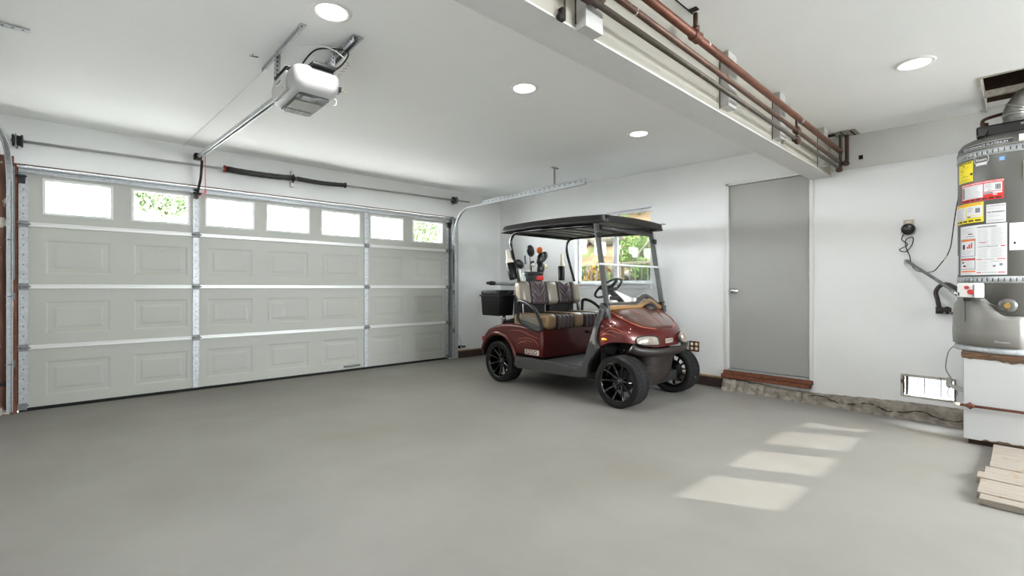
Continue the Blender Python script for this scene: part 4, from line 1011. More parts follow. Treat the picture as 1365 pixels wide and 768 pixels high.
gb = thing('golf_bag', 'black and red golf bag full of clubs standing behind the cart seats', 'golf bag', (4.33, 4.33, .72))
m = M(); m.lathe([(0, 0), (.11, 0), (.125, .03), (.12, .30), (.125, .50), (.135, .56), (.128, .61), (.105, .605)], (0, 0, 0), 'z', 24); m.obj('bag_body', mat('bag_black', srgb(34, 34, 38), .55), gb)
m = M(); m.lathe([(.136, .565), (.140, .57), (.140, .60), (.136, .605)], (0, 0, 0), 'z', 24); m.obj('bag_collar', BLACK, gb)
m = M(); m.box((-.06, -.150, .50), (.06, -.120, .56), bev=.01); m.obj('red_patch', REDP, gb)
m = M(); m.box((-.155, -.10, .10), (-.115, .10, .42), bev=.02); m.obj('side_pocket', mat('bag_grey', srgb(70, 72, 74), .6), gb)
def club(base, top, head, lab, hm, hs, shaft=CHROME):
    t = thing('golf_club', lab, 'golf club', base, 0, 'clubs in the golf bag')
    b, tp = V((0, 0, 0)), V(top) - V(base)
    m = M(); m.tube([b, tp], .006, 8); m.obj('shaft', shaft, t)
    d_ = tp.normalized(); q = d_.to_track_quat('Z', 'Y').to_matrix()
    m = M()
    if head == 'wood': m.ball(tp + V((hs[0] * .04, 0, .0)), 1, (.058, .045, .092), 14, mtx=Euler((hs[0], hs[1], 0)).to_matrix())
    elif head == 'iron': m.prism([(-.02, -.01), (.055, -.02), (.06, .03), (.0, .025)], -.008, .008, 'y', bev=.004, mtx=Matrix.Translation(tp))
    elif head == 'grip': m.tube([tp - d_ * .09, tp + d_ * .02], [.010, .013], 10)
    elif head == 'ball': m.ball(tp, .042, (1, 1, 1.1), 16)
    m.obj('club_head', hm, t)
    return t
BH = mat('head_cover_black', srgb(26, 26, 28), .35)
club((4.30, 4.33, .80), (4.25, 4.30, 1.60), 'wood', 'golf club with a pointed black head cover tilting towards the garage door', BH, (.35, -.75))
club((4.34, 4.33, .80), (4.46, 4.33, 1.62), 'ball', 'golf club topped by an orange head cover', ORANGE, (0, 0))
club((4.36, 4.33, .80), (4.545, 4.35, 1.535), 'wood', 'golf club with a black head cover leaning towards the window', BH, (.1, .75))
club((4.36, 4.32, .80), (4.44, 4.30, 1.50), 'wood', 'golf club with a large black head cover under the orange one', BH, (.1, .2))
club((4.36, 4.32, .80), (4.43, 4.28, 1.38), 'wood', 'golf club with a low black head cover just above the red bag', BH, (.0, .1))
club((4.28, 4.33, .80), (4.15, 4.40, 1.43), 'wood', 'golf club with a black head lying out towards the near bottle', BH, (.2, -1.2))
club((4.30, 4.34, .80), (4.21, 4.35, 1.52), 'grip', 'thin golf club held head down with its blue-grey grip upward', mat('grip_blue', srgb(90, 104, 122), .5), (0, 0), WHITEP)
club((4.28, 4.30, .80), (4.28, 4.30, 1.42), 'iron', 'silver golf iron beside the black head covers', CHROME, (0, 0))
club((4.30, 4.37, .80), (4.34, 4.37, 1.45), 'iron', 'silver golf iron behind the black head covers', CHROME, (0, 0))
club((4.38, 4.37, .80), (4.56, 4.34, 1.40), 'iron', 'silver golf iron leaning out on the window side of the bag', CHROME, (0, 0))
tw = thing('golf_towel', 'pale teal and white striped towel hanging beside the golf bag', 'towel', (4.16, 4.30, 1.03))
rows = []
for i in range(9):
    z = .36 - .045 * i; rows.append([V((.0 + .11 * j / 8 - (.025 * i / 8) + .01 * math.sin(i), .018 * math.sin(j * 1.6 + i * .4) + .05 * (1 - i / 8), z - .10 * abs(j / 8 - 1) * (1 - i / 8))) for j in range(9)])
m = M(); m.grid(rows)
for f in m.bm.faces:
    c0 = f.calc_center_median(); f.material_index = 1 if .035 < c0.x < .07 else 0
m.obj('towel_cloth', [mat('towel_white', srgb(206, 212, 206), .8), mat('towel_teal', srgb(116, 156, 148), .8)], tw, solid=.006)

def bottle(x, y, z, rx, ry, lab):
    t = thing('sand_bottle', lab, 'bottle', (x, y, z), 0, 'sand bottles on the roof struts'); t.rotation_euler = (rx, ry, 0)
    m = M(); m.lathe([(.030, .16), (.046, .17), (.048, .215), (.040, .235), (.027, .255), (.0255, .33), (.022, .355), (.012, .365), (0, .366)], (0, 0, 0), 'z', 24); m.obj('bottle_top', CREAMP, t)
    m = M(); m.lathe([(0, 0), (.038, 0), (.043, .01), (.048, .195), (.045, .197), (.041, .18)], (0, 0, 0), 'z', 24); m.obj('bottle_holder', BLACK, t)
    return t
bottle(3.70, 4.02, 1.225, -.30, 0, 'white-topped sand bottle in a tilted black holder on the near roof strut')
bottle(4.84, 4.28, 1.225, .0, 0, 'white-topped sand bottle in an upright black holder on the window side strut')

# ------------------------------------------------------------------ wall outlets, charger, cords
o4 = thing('wall_outlet', 'four-socket outlet with a brown cover low on the wall beside the cart tyre', 'outlet', (XW, 2.62, .435))
m = M(); m.box((-.008, -.062, -.06), (0, .062, .06), bev=.003); m.obj('cover_plate', mat('outlet_brown', srgb(110, 72, 40), .4, .3), o4)
for yy in (-.028, .028):
    for zz_ in (-.026, .026): 
        m = M(); m.lathe([(0, .0), (.018, .0), (.019, .004)], (0, 0, 0), 'x', 16)
        for v in m.bm.verts: v.co = V((-.012 + v.co.x, yy + v.co.y, zz_ + v.co.z))
        m.obj('socket', CREAMP, o4)
o2 = thing('wall_outlet', 'beige outlet plate on the wall behind the black plug-in charger', 'outlet', (XW, .676, 1.662))
m = M(); m.box((-.007, -.036, -.055), (0, .036, .058), bev=.002); m.obj('cover_plate', mat('outlet_beige', srgb(196, 186, 164), .5), o2)
m = M(); m.box((-.012, -.017, .012), (-.006, .017, .045), bev=.002); m.obj('socket', CREAMP, o2)
pg = thing('power_adapter', 'round black plug-in power adapter on the beige outlet near the water heater', 'power adapter', (XW - .012, .676, 1.635))
m = M(); m.lathe([(0, -.048), (.035, -.048), (.046, -.040), (.050, -.010), (.046, 0), (0, 0)], (0, 0, 0), 'x', 24); m.obj('adapter_body', mat('adapter_black', srgb(24, 24, 25), .3), pg)
m = M(); put_text(m, 'UL', .03, lambda x, y: V((-.0487, -x, y + .004))); m.obj('adapter_mark', GRYL, pg)
m = M()
m.tube(smooth_path([(XW - .03, .70, 1.60), (XW - .03, .72, 1.55), (XW - .03, .68, 1.50), (XW - .03, .735, 1.46), (XW - .03, .69, 1.44), (XW - .03, .65, 1.50), (XW - .03, .645, 1.56), (XW - .03, .69, 1.545), (XW - .03, .69, 1.48), (XW - .035, .665, 1.40), (XW - .04, .655, 1.33), (XW - .05, .62, 1.275), (XW - .08, .56, 1.255), (XW - .12, .50, 1.265), (XW - .17, .455, 1.32), (XW - .19, .43, 1.355), (XW - .22, .41, 1.39), (XW - .28, .385, 1.46), (XW - .32, .365, 1.62), (XW - .40, .335, 1.80), (XW - .50, .275, 1.98), (XW - .55, .225, 2.12), (XW - .56, .18, 2.22), (XW - .50, .16, 2.28)], 6), .0036, 8)
cd = m.obj('charger_cable', BLACK); tag(cd, 'thin black cord looping from the wall adapter up across the water heater', 'cord')
m = M(); m.tube([(XW - .185, .434, 1.35), (XW - .215, .412, 1.385)], .006, 8); m.obj('tape_wrap', CREAMP, cd)

# ------------------------------------------------------------------ water heater pedestal
pd = thing('heater_pedestal', 'white plastered box pedestal under the water heater', 'pedestal', (0, 0, 0))
m = M(); m.box((4.70, -.50, .04), (XW - .004, .293, .625)); m.obj('pedestal_box', mat('pedestal_white', srgb(180, 180, 179), .6, noise=.03, nscale=4), pd, bevel=.003)
random.seed(5)
rows = []
for i in range(40):
    y = .30 - .8 * i / 39; z0 = .628 + random.uniform(-.006, .002) - (.018 if 8 < i < 20 else 0) * random.random(); rows.append([(4.70 - .004, y, z0 - .008), (4.69 + random.uniform(-.004, .004), y, .640), (4.688, y, .660), (4.75, y, .664), (XW - .02, y, .664)])
m = M(); m.grid(rows, smooth=False); m.box((4.692, -.5, .628), (XW - .02, .305, .662)); m.obj('top_board', mat('broken_brown_board', srgb(112, 84, 62), .85, noise=.5, nscale=10, stretch=(8, 1, 8), bump=.5, bscale=30), pd)
m = M(); m.box((4.74, -.48, 0), (XW - .14, .27, .041)); m.obj('base_lumber', DARKW, pd)
rows = []
for i in range(34):
    y = .20 - .7 * i / 33; rows.append([(4.698, y, .041), (4.697, y, .048 + random.uniform(-.004, .010) + .006 * (i / 33))])
m = M(); m.grid(rows, smooth=False); m.obj('chipped_edge', mat('chipped_brown', srgb(110, 86, 66), .9, noise=.4, nscale=30), pd)

# rusty gas pipe across the pedestal front
rp_ = thing('rusty_pipe', 'thin rusty pipe running across the front of the white pedestal', 'pipe', (0, 0, 0))
m = M(); m.tube([(4.664, .33, .285), (4.664, -.6, .285)], .0095, 10); m.obj('pipe_run', COPPER, rp_)
m = M(); m.lathe([(.009, 0), (.015, .002), (.016, .012), (.013, .02), (.016, .028), (.015, .04), (.009, .042)], (4.664, .235, .285), 'y', 12); m.cyl((4.664, .256, .262), (4.664, .256, .308), .008, 10); m.obj('pipe_tee', COPPER, rp_)
m = M(); m.tube([(4.664, .31, .285), (4.664, .345, .286)], [.013, .010], 10); m.obj('pipe_cap', CREAMP, rp_)

# ------------------------------------------------------------------ water heater
HC, HR = V((4.97, .072, 0)), .27
wt = thing('water_heater', 'tall grey cylindrical water heater covered in labels on a white pedestal', 'water heater', (HC.x, HC.y, .664))
ZB = .664
def cp(phi, z, off=0.0):
    a = math.radians(phi); r = HR + off
    return V((-r * math.cos(a), r * math.sin(a), z - ZB))
m = M(); m.lathe([(0, .03), (HR, .03), (HR, 1.475), (HR - .004, 1.50), (HR - .022, 1.53), (HR - .06, 1.55), (.12, 1.565), (0, 1.568)], (0, 0, 0), 'z', 72); m.obj('tank_jacket', TANKG, wt)
m = M(); m.lathe([(HR + .001, 1.452), (HR + .006, 1.455), (HR + .006, 1.462), (HR + .001, 1.465)], (0, 0, 0), 'z', 72); m.obj('jacket_seam', TANKL, wt)
m = M(); m.lathe([(0, 0), (HR + .018, 0), (HR + .022, .012), (HR + .018, .035), (HR + .002, .045)], (0, 0, 0), 'z', 64); m.obj('base_ring', GALV, wt)
# lower burner cover with a curved top edge
rows = []
for i in range(31):
    u = i / 30; phi = 84 - (84 + 16) * u
    # top edge: low at the left, hump under the control valve, falling to the right
    ztop = {0: 1}.get(i)
    if u < .12: zt_ = .95 + .07 * (u / .12)
    elif u < .52: zt_ = 1.02 + .075 * math.sin((u - .12) / .40 * PI / 2) if u < .32 else 1.075 - .02 * (u - .32)
    else:
        q_ = min(1, (u - .52) / .30); zt_ = 1.071 - .145 * (q_ * q_ * (3 - 2 * q_))
    off = .030 * min(1, u / .04, (1 - u) / .04 + .3)
    rows.append([cp(phi, .705, .0), cp(phi, .715, off), cp(phi, .80, off + .004), cp(phi, .9, off), cp(phi, zt_ - .012, off - .004), cp(phi, zt_, max(off - .014, 0)), cp(phi, zt_ + .004, 0)])
m = M(); m.grid(rows); bmesh.ops.recalc_face_normals(m.bm, faces=m.bm.faces[:]); m.obj('burner_cover', TANKL, wt)
m = M(); m.tube([cp(44, 1.055, .040), cp(44, .88, .040)], .0022, 6); m.obj('cover_slot', DARKST, wt)
m = M(); put_text(m, 'Rheem', .024, lambda x, y: cp(5 - math.degrees(x / HR), .75 + y, .037)); m.obj('cover_lettering', mat('pale_mark', srgb(186, 186, 182), .5), wt)
# straps
for zc, s_ in ((1.183, 0), (2.086, 1)):
    m = M(); rows = [[cp(phi, zc - .024, .004), cp(phi, zc + .024, .004)] for phi in range(95, -60, -3)]
    m.grid(rows); m.use(1)
    for phi in range(52, -50, -6):
        if s_ == 1 and phi > 34: pass
        m.grid([[cp(phi, zc - .012, .0075), cp(phi, zc + .012, .0075)], [cp(phi - 1.1, zc - .012, .0075), cp(phi - 1.1, zc + .012, .0075)]], smooth=False)
    bmesh.ops.recalc_face_normals(m.bm, faces=m.bm.faces[:])
    m.obj('seismic_strap', [GALV, DARKST], wt, solid=.002)
    m = M(); a_, b_ = cp(66, zc, .012), cp(38, zc, .012); m.tube([cp(66 - 28 * k / 6, zc, .012) for k in range(7)], .006, 8); m.obj('strap_bolt', CHROME, wt)
# sticker helper
def sticker(p0, p1, z0, z1, mt, name='sticker', off=.0015, slant=0):
    n = max(2, int(abs(p0 - p1) / 3)); rows = []
    for i in range(n + 1):
        phi = p0 + (p1 - p0) * i / n; rows.append([cp(phi, z0, off), cp(phi, z1, off)])
    m = M(); m.grid(rows); bmesh.ops.recalc_face_normals(m.bm, faces=m.bm.faces[:]); return m.obj(name, mt, wt)
class Print:
    """printing on a sticker: coloured bars, rules and text wrapped on the tank"""
    def __init__(s, p0, z1, off=.0024): s.m = M(); s.p0 = p0; s.z1 = z1; s.off = off; s.k = math.degrees(1 / HR)
    def P(s, x, y): return cp(s.p0 - x * s.k, s.z1 - y, s.off)
    def bar(s, x0, y0, x1, y1, mi=0):
        s.m.use(mi); n = max(1, int((x1 - x0) / .02)); s.m.grid([[s.P(x0 + (x1 - x0) * i / n, y0), s.P(x0 + (x1 - x0) * i / n, y1)] for i in range(n + 1)], smooth=True)
    def text(s, t, x, y, size, mi=0, bold=0):
        s.m.use(mi); put_text(s.m, t, size, lambda a, b: s.P(x + a, y - b) if True else None, bold)
        for v in s.m.bm.verts: pass
    def lines(s, x0, y0, x1, y1, n, mi=0, th=.0012):
        for i in range(n):
            y = y0 + (y1 - y0) * i / max(1, n - 1); s.bar(x0, y, x0 + (x1 - x0) * random.uniform(.75, 1), y + th, mi)
    def done(s, par, mats): bmesh.ops.recalc_face_normals(s.m.bm, faces=s.m.bm.faces[:]); return s.m.obj('printing', mats, par)
PM = [INK, PAPER, REDL, YEL, ORL, GRYL, BLUL]
arcw = lambda a, b: math.radians(a - b) * HR
random.seed(9)
# name band
st_ = sticker(62, -5, 2.118, 2.158, PLATE); pr = Print(62, 2.158); W = arcw(62, -5)
pr.text('PERFORMANCE PLATINUM', W * .5, .020, .0225, 1); pr.bar(.0, .0, W, .002, 1); pr.bar(0, .038, W, .040, 1); pr.done(st_, PM)
# round maker mark
m = M(); 
pts = [cp(29 - math.degrees(.042 * math.cos(t) / HR), 2.043 + .042 * math.sin(t), .003) for t in [2 * PI * k / 32 for k in range(32)]]
m.tube(pts, .002, 6, closed=True); put_text(m, 'Rheem', .023, lambda x, y: cp(29 - math.degrees(x / HR), 2.040 + y, .003), .001); m.obj('round_mark', mat('pale_print', srgb(196, 196, 192), .5), wt)
# yellow energy label
st_ = sticker(70, 40, 1.900, 2.050, YEL); pr = Print(70, 2.050)
W = arcw(70, 40); pr.text('ENERGYGUIDE', W * .5, .010, .018, 0, .0006); pr.bar(W * .4, .022, W * .5, .03, 0); pr.lines(W * .08, .035, W * .9, .045, 2, 0, .001); pr.text('$248', W * .3, .060, .018, 0); pr.lines(W * .1, .075, W * .4, .083, 2); pr.bar(W * .2, .105, W * .75, .107); pr.text('252', W * .45, .098, .012); pr.bar(W * .85, .088, W * .98, .103, 0); pr.lines(W * .08, .122, W * .9, .144, 5, 0, .0009); pr.done(st_, PM)
st_ = sticker(36, 22, 2.000, 2.022, PAPER); pr = Print(36, 2.022); pr.lines(.006, .007, .05, .015, 2, 5); pr.done(st_, PM)
st_ = sticker(9, 3, 2.012, 2.038, BLUL); pr = Print(9, 2.038); pr.lines(.004, .006, .024, .02, 3, 1); pr.done(st_, PM)
# red emergency label
st_ = sticker(61, 4, 1.748, 1.886, REDL); pr = Print(61, 1.886); W = arcw(61, 4)
pr.text('EMERGENCY SHUTDOWN INSTRUCTIONS', W * .5, .010, .0140, 1, .0004); pr.bar(.008, .020, W * .60, .114, 1); pr.bar(W * .62, .020, W - .008, .078, 1); pr.bar(W * .62, .082, W - .008, .096, 1)
pr.off = .0032; pr.bar(.012, .026, .034, .108, 5); pr.lines(.040, .028, W * .56, .106, 9, 5, .0018); pr.lines(W * .65, .028, W * .80, .05, 4, 5, .0015); pr.text('5 ft.', W * .74, .068, .012, 0)
for q in range(4): pr.bar(W * (.85 + .025 * q), .034, W * (.865 + .025 * q), .070, 0)
pr.bar(W * .63, .087, W * .80, .092, 0); pr.bar(W * .80, .101, W * .88, .108, 1)
for q in range(7): pr.bar(.010 + W * .136 * q, .121, .004 + W * .136 * (q + .9), .131, 0)
pr.done(st_, PM)
# yellow operation label
st_ = sticker(79, 26, 1.598, 1.742, YEL); pr = Print(79, 1.742); W = arcw(79, 26)
pr.text('OPERATION INSTRUCTIONS', W * .52, .012, .0165, 4, .0005); pr.bar(.008, .024, W * .52, .118, 1); pr.bar(W * .54, .024, W - .006, .090, 1); pr.bar(W * .54, .094, W - .006, .106, 1)
pr.off = .0032; pr.lines(.012, .034, W * .48, .11, 7, 5, .0018); pr.lines(W * .57, .032, W * .74, .06, 5, 5, .0015); pr.bar(W * .80, .042, W * .92, .075, 5); pr.bar(W * .56, .097, W * .66, .103, 0)
for q in range(5): pr.bar(.008 + W * .19 * q, .124, .002 + W * .19 * (q + .9), .134, 0)
pr.done(st_, PM)
# white notice
st_ = sticker(23, 2, 1.584, 1.714, PAPER); pr = Print(23, 1.714); W = arcw(23, 2)
pr.text('DO NOT RETURN', W * .5, .014, .0115, 0); pr.lines(.01, .03, W * .85, .034, 1, 5); pr.text('NO REGRESAR', W * .5, .056, .0135, 0, .0003); pr.lines(.01, .075, W * .9, .085, 2, 5); pr.text('DO NOT RETURN', W * .5, .115, .010, 0); pr.done(st_, PM)
# big instruction sheet
st_ = sticker(65, 0.8, 1.218, 1.578, PAPER); pr = Print(65, 1.578); W = arcw(65, .8)
pr.lines(.012, .02, W * .36, .045, 3, 5); pr.lines(W * .48, .016, W * .93, .018, 1, 0, .005); pr.bar(W * .26, .058, W * .38, .064, 0); pr.bar(W * .20, .076, W * .42, .080, 5)
for (y0_, y1_, mi) in ((.095, .220, 4), (.235, .315, 2), (.328, .338, 4)):
    if y1_ - y0_ > .02:
        pr.bar(.010, y0_, W * .44, y0_ + .002, 0); pr.bar(.010, y1_, W * .44, y1_ + .003, 0); pr.bar(.010, y0_, .013, y1_, 0); pr.bar(W * .44 - .003, y0_, W * .44, y1_, 0)
        pr.bar(.014, y0_ + .004, W * .43, y0_ + .016, mi)
    else: pr.bar(.010, y0_, W * .44, y1_, mi)
pr.bar(.030, .135, .052, .170, 0); pr.bar(W * .23, .150, W * .27, .165, 2); pr.bar(W * .28, .135, W * .32, .165, 2); pr.bar(W * .34, .125, W * .37, .165, 2); pr.lines(.02, .180, W * .40, .205, 4, 5)
pr.bar(.022, .262, .046, .272, 0); pr.bar(.034, .286, .058, .298, 0); pr.bar(.044, .292, .062, .300, 2); pr.lines(W * .20, .258, W * .40, .305, 6, 5); pr.lines(.012, .345, W * .42, .355, 2, 5)
pr.lines(W * .50, .032, W * .70, .150, 16, 5); pr.lines(W * .74, .032, W * .96, .150, 16, 5); pr.bar(W * .52, .128, W * .66, .132, 2)
pr.bar(W * .50, .158, W * .86, .161, 0); pr.bar(W * .90, .155, W * .97, .162, 2); pr.lines(W * .50, .172, W * .70, .235, 9, 5); pr.lines(W * .74, .172, W * .96, .235, 9, 5)
pr.bar(W * .47, .246, W * .58, .252, 2); pr.bar(W * .60, .248, W * .80, .250, 0); pr.bar(W * .84, .246, W * .97, .252, 2); pr.lines(W * .50, .262, W * .68, .325, 8, 5); pr.lines(W * .74, .262, W * .95, .266, 2, 5)
pr.bar(W * .77, .292, W * .82, .304, 5); pr.bar(W * .88, .280, W * .93, .296, 5); pr.bar(W * .47, .340, W * .56, .346, 2); pr.bar(W * .58, .342, W * .84, .344, 0); pr.bar(W * .86, .340, W * .97, .346, 2); pr.done(st_, PM)
# neighbouring sheets
st_ = sticker(-1.5, -20, 1.385, 1.572, PAPER); pr = Print(-1.5, 1.572); pr.lines(.012, .02, .07, .022, 1, 5); pr.lines(.018, .045, .03, .05, 2, 5); pr.lines(.018, .075, .035, .10, 3, 5); pr.bar(.020, .130, .030, .146, 0); pr.done(st_, PM)
st_ = sticker(90, 72, 1.225, 1.370, mat('label_grey_white', srgb(208, 208, 206), .4)); pr = Print(86, 1.36); pr.lines(.006, .02, .04, .12, 6, 5); pr.done(st_, PM)
st_ = sticker(-11, -26, 2.118, 2.175, PAPER); pr = Print(-11, 2.175); pr.lines(.006, .012, .05, .045, 5, 5); pr.done(st_, PM)
st_ = sticker(-15.5, -24, 1.86, 1.99, YEL, off=.006); pr = Print(-15.5, 1.99, .008); pr.lines(.01, .03, .03, .1, 5); pr.done(st_, PM)
# control valve
def onheat(phi, z, off): return cp(phi, z, off)
phi = 47; a_ = math.radians(phi)
mt_ = Matrix.Translation(cp(36, 1.108, .035)) @ Matrix.Rotation(-math.radians(34), 4, 'Z') @ Matrix.Diagonal((1, .72, 1, 1))
m = M(); m.box((-.050, -.085, -.052), (.03, .085, .052), mt_, bev=.008, seg=3); cv = m.obj('gas_control', WHITEP, wt)
m = M()
for yy, zz_, r_ in ((-.010, .020, .012), (-.045, -.012, .018)):
    for q in (0,): m.tube([mt_ @ V((-.060, yy, zz_)), mt_ @ V((-.048, yy, zz_))], r_, 16)
m.obj('red_dial', REDP, cv)
m = M(); m.box((-.053, -.078, -.045), (-.049, -.062, .04), mt_); m.use(1).box((-.0535, -.076, -.044), (-.0525, -.064, -.036), mt_); m.obj('valve_label', [GRYL, mat('green_mark', srgb(60, 130, 90), .5)], cv)
m = M(); m.box((-.0525, .060, -.040), (-.048, .072, -.015), mt_); m.obj('igniter_slot', INK, cv)
m = M()
for k in range(5): m.tube([mt_ @ V((-.030, .035 - k * .014, -.050)), mt_ @ V((-.034, .03 - k * .013, -.078))], [.009, .006], 8)
m.obj('valve_fitting', mat('fitting_dark', srgb(84, 80, 76), .35, .7, noise=.6, nscale=60), cv)
m = M(); m.tube(smooth_path([mt_ @ V((-.03, -.05, -.06)), cp(22, 1.03, .03), cp(12, 1.00, .015), cp(4, .975, .02)], 6), .0022, 6); m.obj('sensor_tube', GALVD, cv)
# drain valve
m = M(); c0 = cp(.5, 1.003, 0)
m.lathe([(.050, 0), (.046, .010), (.028, .018), (0, .018)], (0, 0, 0), 'x', 24)
for v in m.bm.verts: v.co = V((c0.x - v.co.x + .004, c0.y + v.co.y, c0.z + v.co.z))
bmesh.ops.recalc_face_normals(m.bm, faces=m.bm.faces[:]); m.obj('drain_cup', TANKG, wt)
m = M(); m.cyl(c0 + V((-.01, 0, 0)), c0 + V((-.055, 0, 0)), .013, 12); m.cyl(c0 + V((-.03, 0, -.022)), c0 + V((-.03, 0, .022)), .009, 10); m.cyl(c0 + V((-.05, 0, 0)), c0 + V((-.062, 0, 0)), .018, 8); m.obj('drain_valve', BRASS, wt)
# top fittings
m = M(); m.box((-.20, -.12, 1.545), (-.02, .16, 1.625), bev=.012); m.obj('top_controller', mat('controller_black', srgb(22, 22, 23), .2, coat=.4), wt)
m = M(); m.box((-.2025, -.10, 1.59), (-.2005, -.06, 1.605)); m.obj('controller_label', GRYL, wt)
m = M(); m.lathe([(.07, 1.56), (.085, 1.565), (.08, 1.60), (.068, 1.66), (.060, 1.68)], (.0, -.03, 0), 'z', 24); m.obj('draft_hood', GALVD, wt)
fl = []
rs_ = []
P = smooth_path([(.0, -.03, 1.66), (.0, -.03, 1.74), (-.01, -.06, 1.80), (-.03, -.12, 1.88), (-.06, -.18, 1.96), (-.10, -.24, 2.10)], 10)
for k, p in enumerate(P): rs_.append(.058 + (.003 if k % 2 else 0))
m = M(); m.tube(P, rs_, 20)
m.obj('flue_pipe', FLEX, wt)
m = M(); m.tube([P[6], P[8]], .066, 20); m.tube([P[14] - V((0, 0, .0)), P[16]], .066, 20); m.obj('flue_band', mat('foil_tape', srgb(186, 186, 184), .3, .8), wt)
m = M(); m.tube(smooth_path([(-.03, .13, 1.62), (-.03, .135, 1.68), (.0, .12, 1.72), (.05, .02, 1.75), (.10, -.05, 1.76)]), .012, 10); m.obj('copper_tube', COPPER2, wt)
for y in (.12, -.12):
    m = M(); m.cyl((.12, y, 1.55), (.12, y, 1.72), .013, 10); m.obj('water_pipe', COPPER2, wt)

# strap anchor strut from wall to heater
an = thing('strap_anchor_tube', 'thin grey metal tube slanting from the wall to the lower heater strap', 'brace', (0, 0, 0))
m = M(); m.tube([(XW - .02, .690, 1.362), (5.10, .43, 1.15), (5.05, .370, 1.095)], .0125, 10); m.obj('tube', GALVD, an)
m = M(); m.box((XW - .03, .672, 1.335), (XW, .705, 1.375), bev=.004); m.obj('wall_end', GALV, an)
m = M(); m.cyl((5.06, .385, 1.108), (5.02, .33, 1.06), .017, 10); m.obj('heater_end', CHROME, an)
# flexible gas line with shutoff valve
gl = thing('gas_line', 'dark gas line with a shutoff valve bending from the wall to the heater control', 'gas pipe', (0, 0, 0))
m = M(); m.tube(smooth_path([(XW - .03, .475, .955), (XW - .05, .485, 1.03), (XW - .05, .495, 1.09), (XW - .05, .47, 1.14), (5.20, .42, 1.155), (5.10, .37, 1.13), (5.02, .33, 1.10), (4.93, .32, 1.09)], 8), .016, 12); m.obj('flex_pipe', mat('gas_pipe_dark', srgb(84, 78, 74), .55, .4, noise=.3, nscale=40), gl)
m = M(); m.cyl((XW - .03, .475, .91), (XW - .03, .475, .965), .024, 12); m.cyl((XW, .46, .935), (XW - .05, .46, .935), .018, 12); m.box((XW - .06, .40, .925), (XW - .035, .47, .962), bev=.004); m.cyl((XW - .048, .425, .91), (XW - .048, .425, .97), .014, 10); m.obj('shutoff_valve', mat('valve_dark', srgb(62, 54, 50), .5, .5), gl)
m = M(); m.cyl((XW, .40, .915), (XW - .08, .36, .91), .010, 10); m.obj('nipple', GALVD, gl)
# hanging wire and grey pipe at the vent
gw = thing('ground_wire', 'thin grey wire hanging from the heater base down to the foundation vent', 'wire', (0, 0, 0))
m = M(); m.tube(smooth_path([(4.93, .36, .68), (5.05, .40, .62), (5.18, .425, .52), (5.24, .43, .45), (5.26, .405, .39), (5.27, .395, .35)], 6), .0035, 6); m.obj('wire', mat('wire_grey', srgb(126, 122, 116), .6), gw)
m = M(); m.cyl((5.26, .41, .325), (5.10, .30, .315), .016, 12); m.ball((5.262, .412, .325), .022); m.box((5.245, .395, .33), (5.275, .43, .385), bev=.006); m.obj('pipe_stub', mat('pipe_painted_grey', srgb(176, 174, 168), .6), gw)
m = M(); m.tube(smooth_path([(5.27, .41, .31), (5.28, .425, .25), (5.28, .39, .22), (5.28, .365, .26), (5.27, .38, .31)]), .0022, 6); m.obj('wire_loop', GALVD, gw)

# ------------------------------------------------------------------ foundation vent
fv = thing('foundation_vent', 'rectangular foundation vent with wire mesh low in the wall beside the pedestal', 'vent', (XW, 0, 0))
y0, y1, z0, z1 = VT; VF = mat('vent_frame_paint', srgb(186, 182, 172), .7, noise=.3, nscale=20, spots=srgb(90, 70, 56), spot_lo=.62, spot_hi=.68, spot_scale=18)
m = M(); m.box((-.012, y0 - .01, z1 - .004), (.09, y1 + .014, z1 + .014)); m.box((-.012, y1, z0 - .01), (.09, y1 + .014, z1)); m.box((-.004, y0 - .01, z0 - .012), (.09, y1 + .01, z0 + .004)); m.box((0, y0 - .01, z0), (.09, y0, z1)); m.obj('vent_frame', VF, fv)
m = M(); m.box((.04, y1 - .03, z0), (.06, y1 - .012, z1)); m.obj('inner_bar', mat('bar_dark', srgb(90, 84, 78), .6), fv)
m = M(); yy = y0 + .004
while yy < y1: m.box((.050, yy, z0), (.0512, yy + .0016, z1)); yy += .0125
zz_ = z0 + .006
while zz_ < z1: m.box((.050, y0, zz_), (.0512, y1, zz_ + .0016)); zz_ += .0125
m.obj('wire_mesh', mat('mesh_grey', srgb(110, 110, 112), .5, .5), fv)
m = M()
for q in (.47, .575): m.box((.046, q, z0), (.054, q + .004, z1))
m.obj('mesh_rod', mat('rod_dark', srgb(50, 50, 54), .5), fv)

# ------------------------------------------------------------------ boards on the floor
random.seed(21)
pf = thing('board_platform', 'low platform of whitewashed planks on the floor below the pedestal', 'platform', (0, 0, 0))
xs = [3.43, 3.52, 3.66, 3.80, 3.93, 4.08, 4.20, 4.69]
for i in range(7):
    yl = .165 + random.uniform(-.012, .012) + (.02 if i == 3 else 0) - (.03 if i in (5, 6) else 0)
    m = M(); m.box((xs[i] + .002, -.9, .002), (xs[i + 1] - .002, yl, .036 + (.004 if i % 2 else 0)), bev=.004); m.obj('plank', PLANKM, pf)
    if i < 6:
        m = M(); m.box((xs[i + 1] - .004, -.9, .0), (xs[i + 1] + .004, yl - .01, .033)); m.obj('plank_gap', mat('gap_brown', srgb(120, 104, 90), .9), pf)

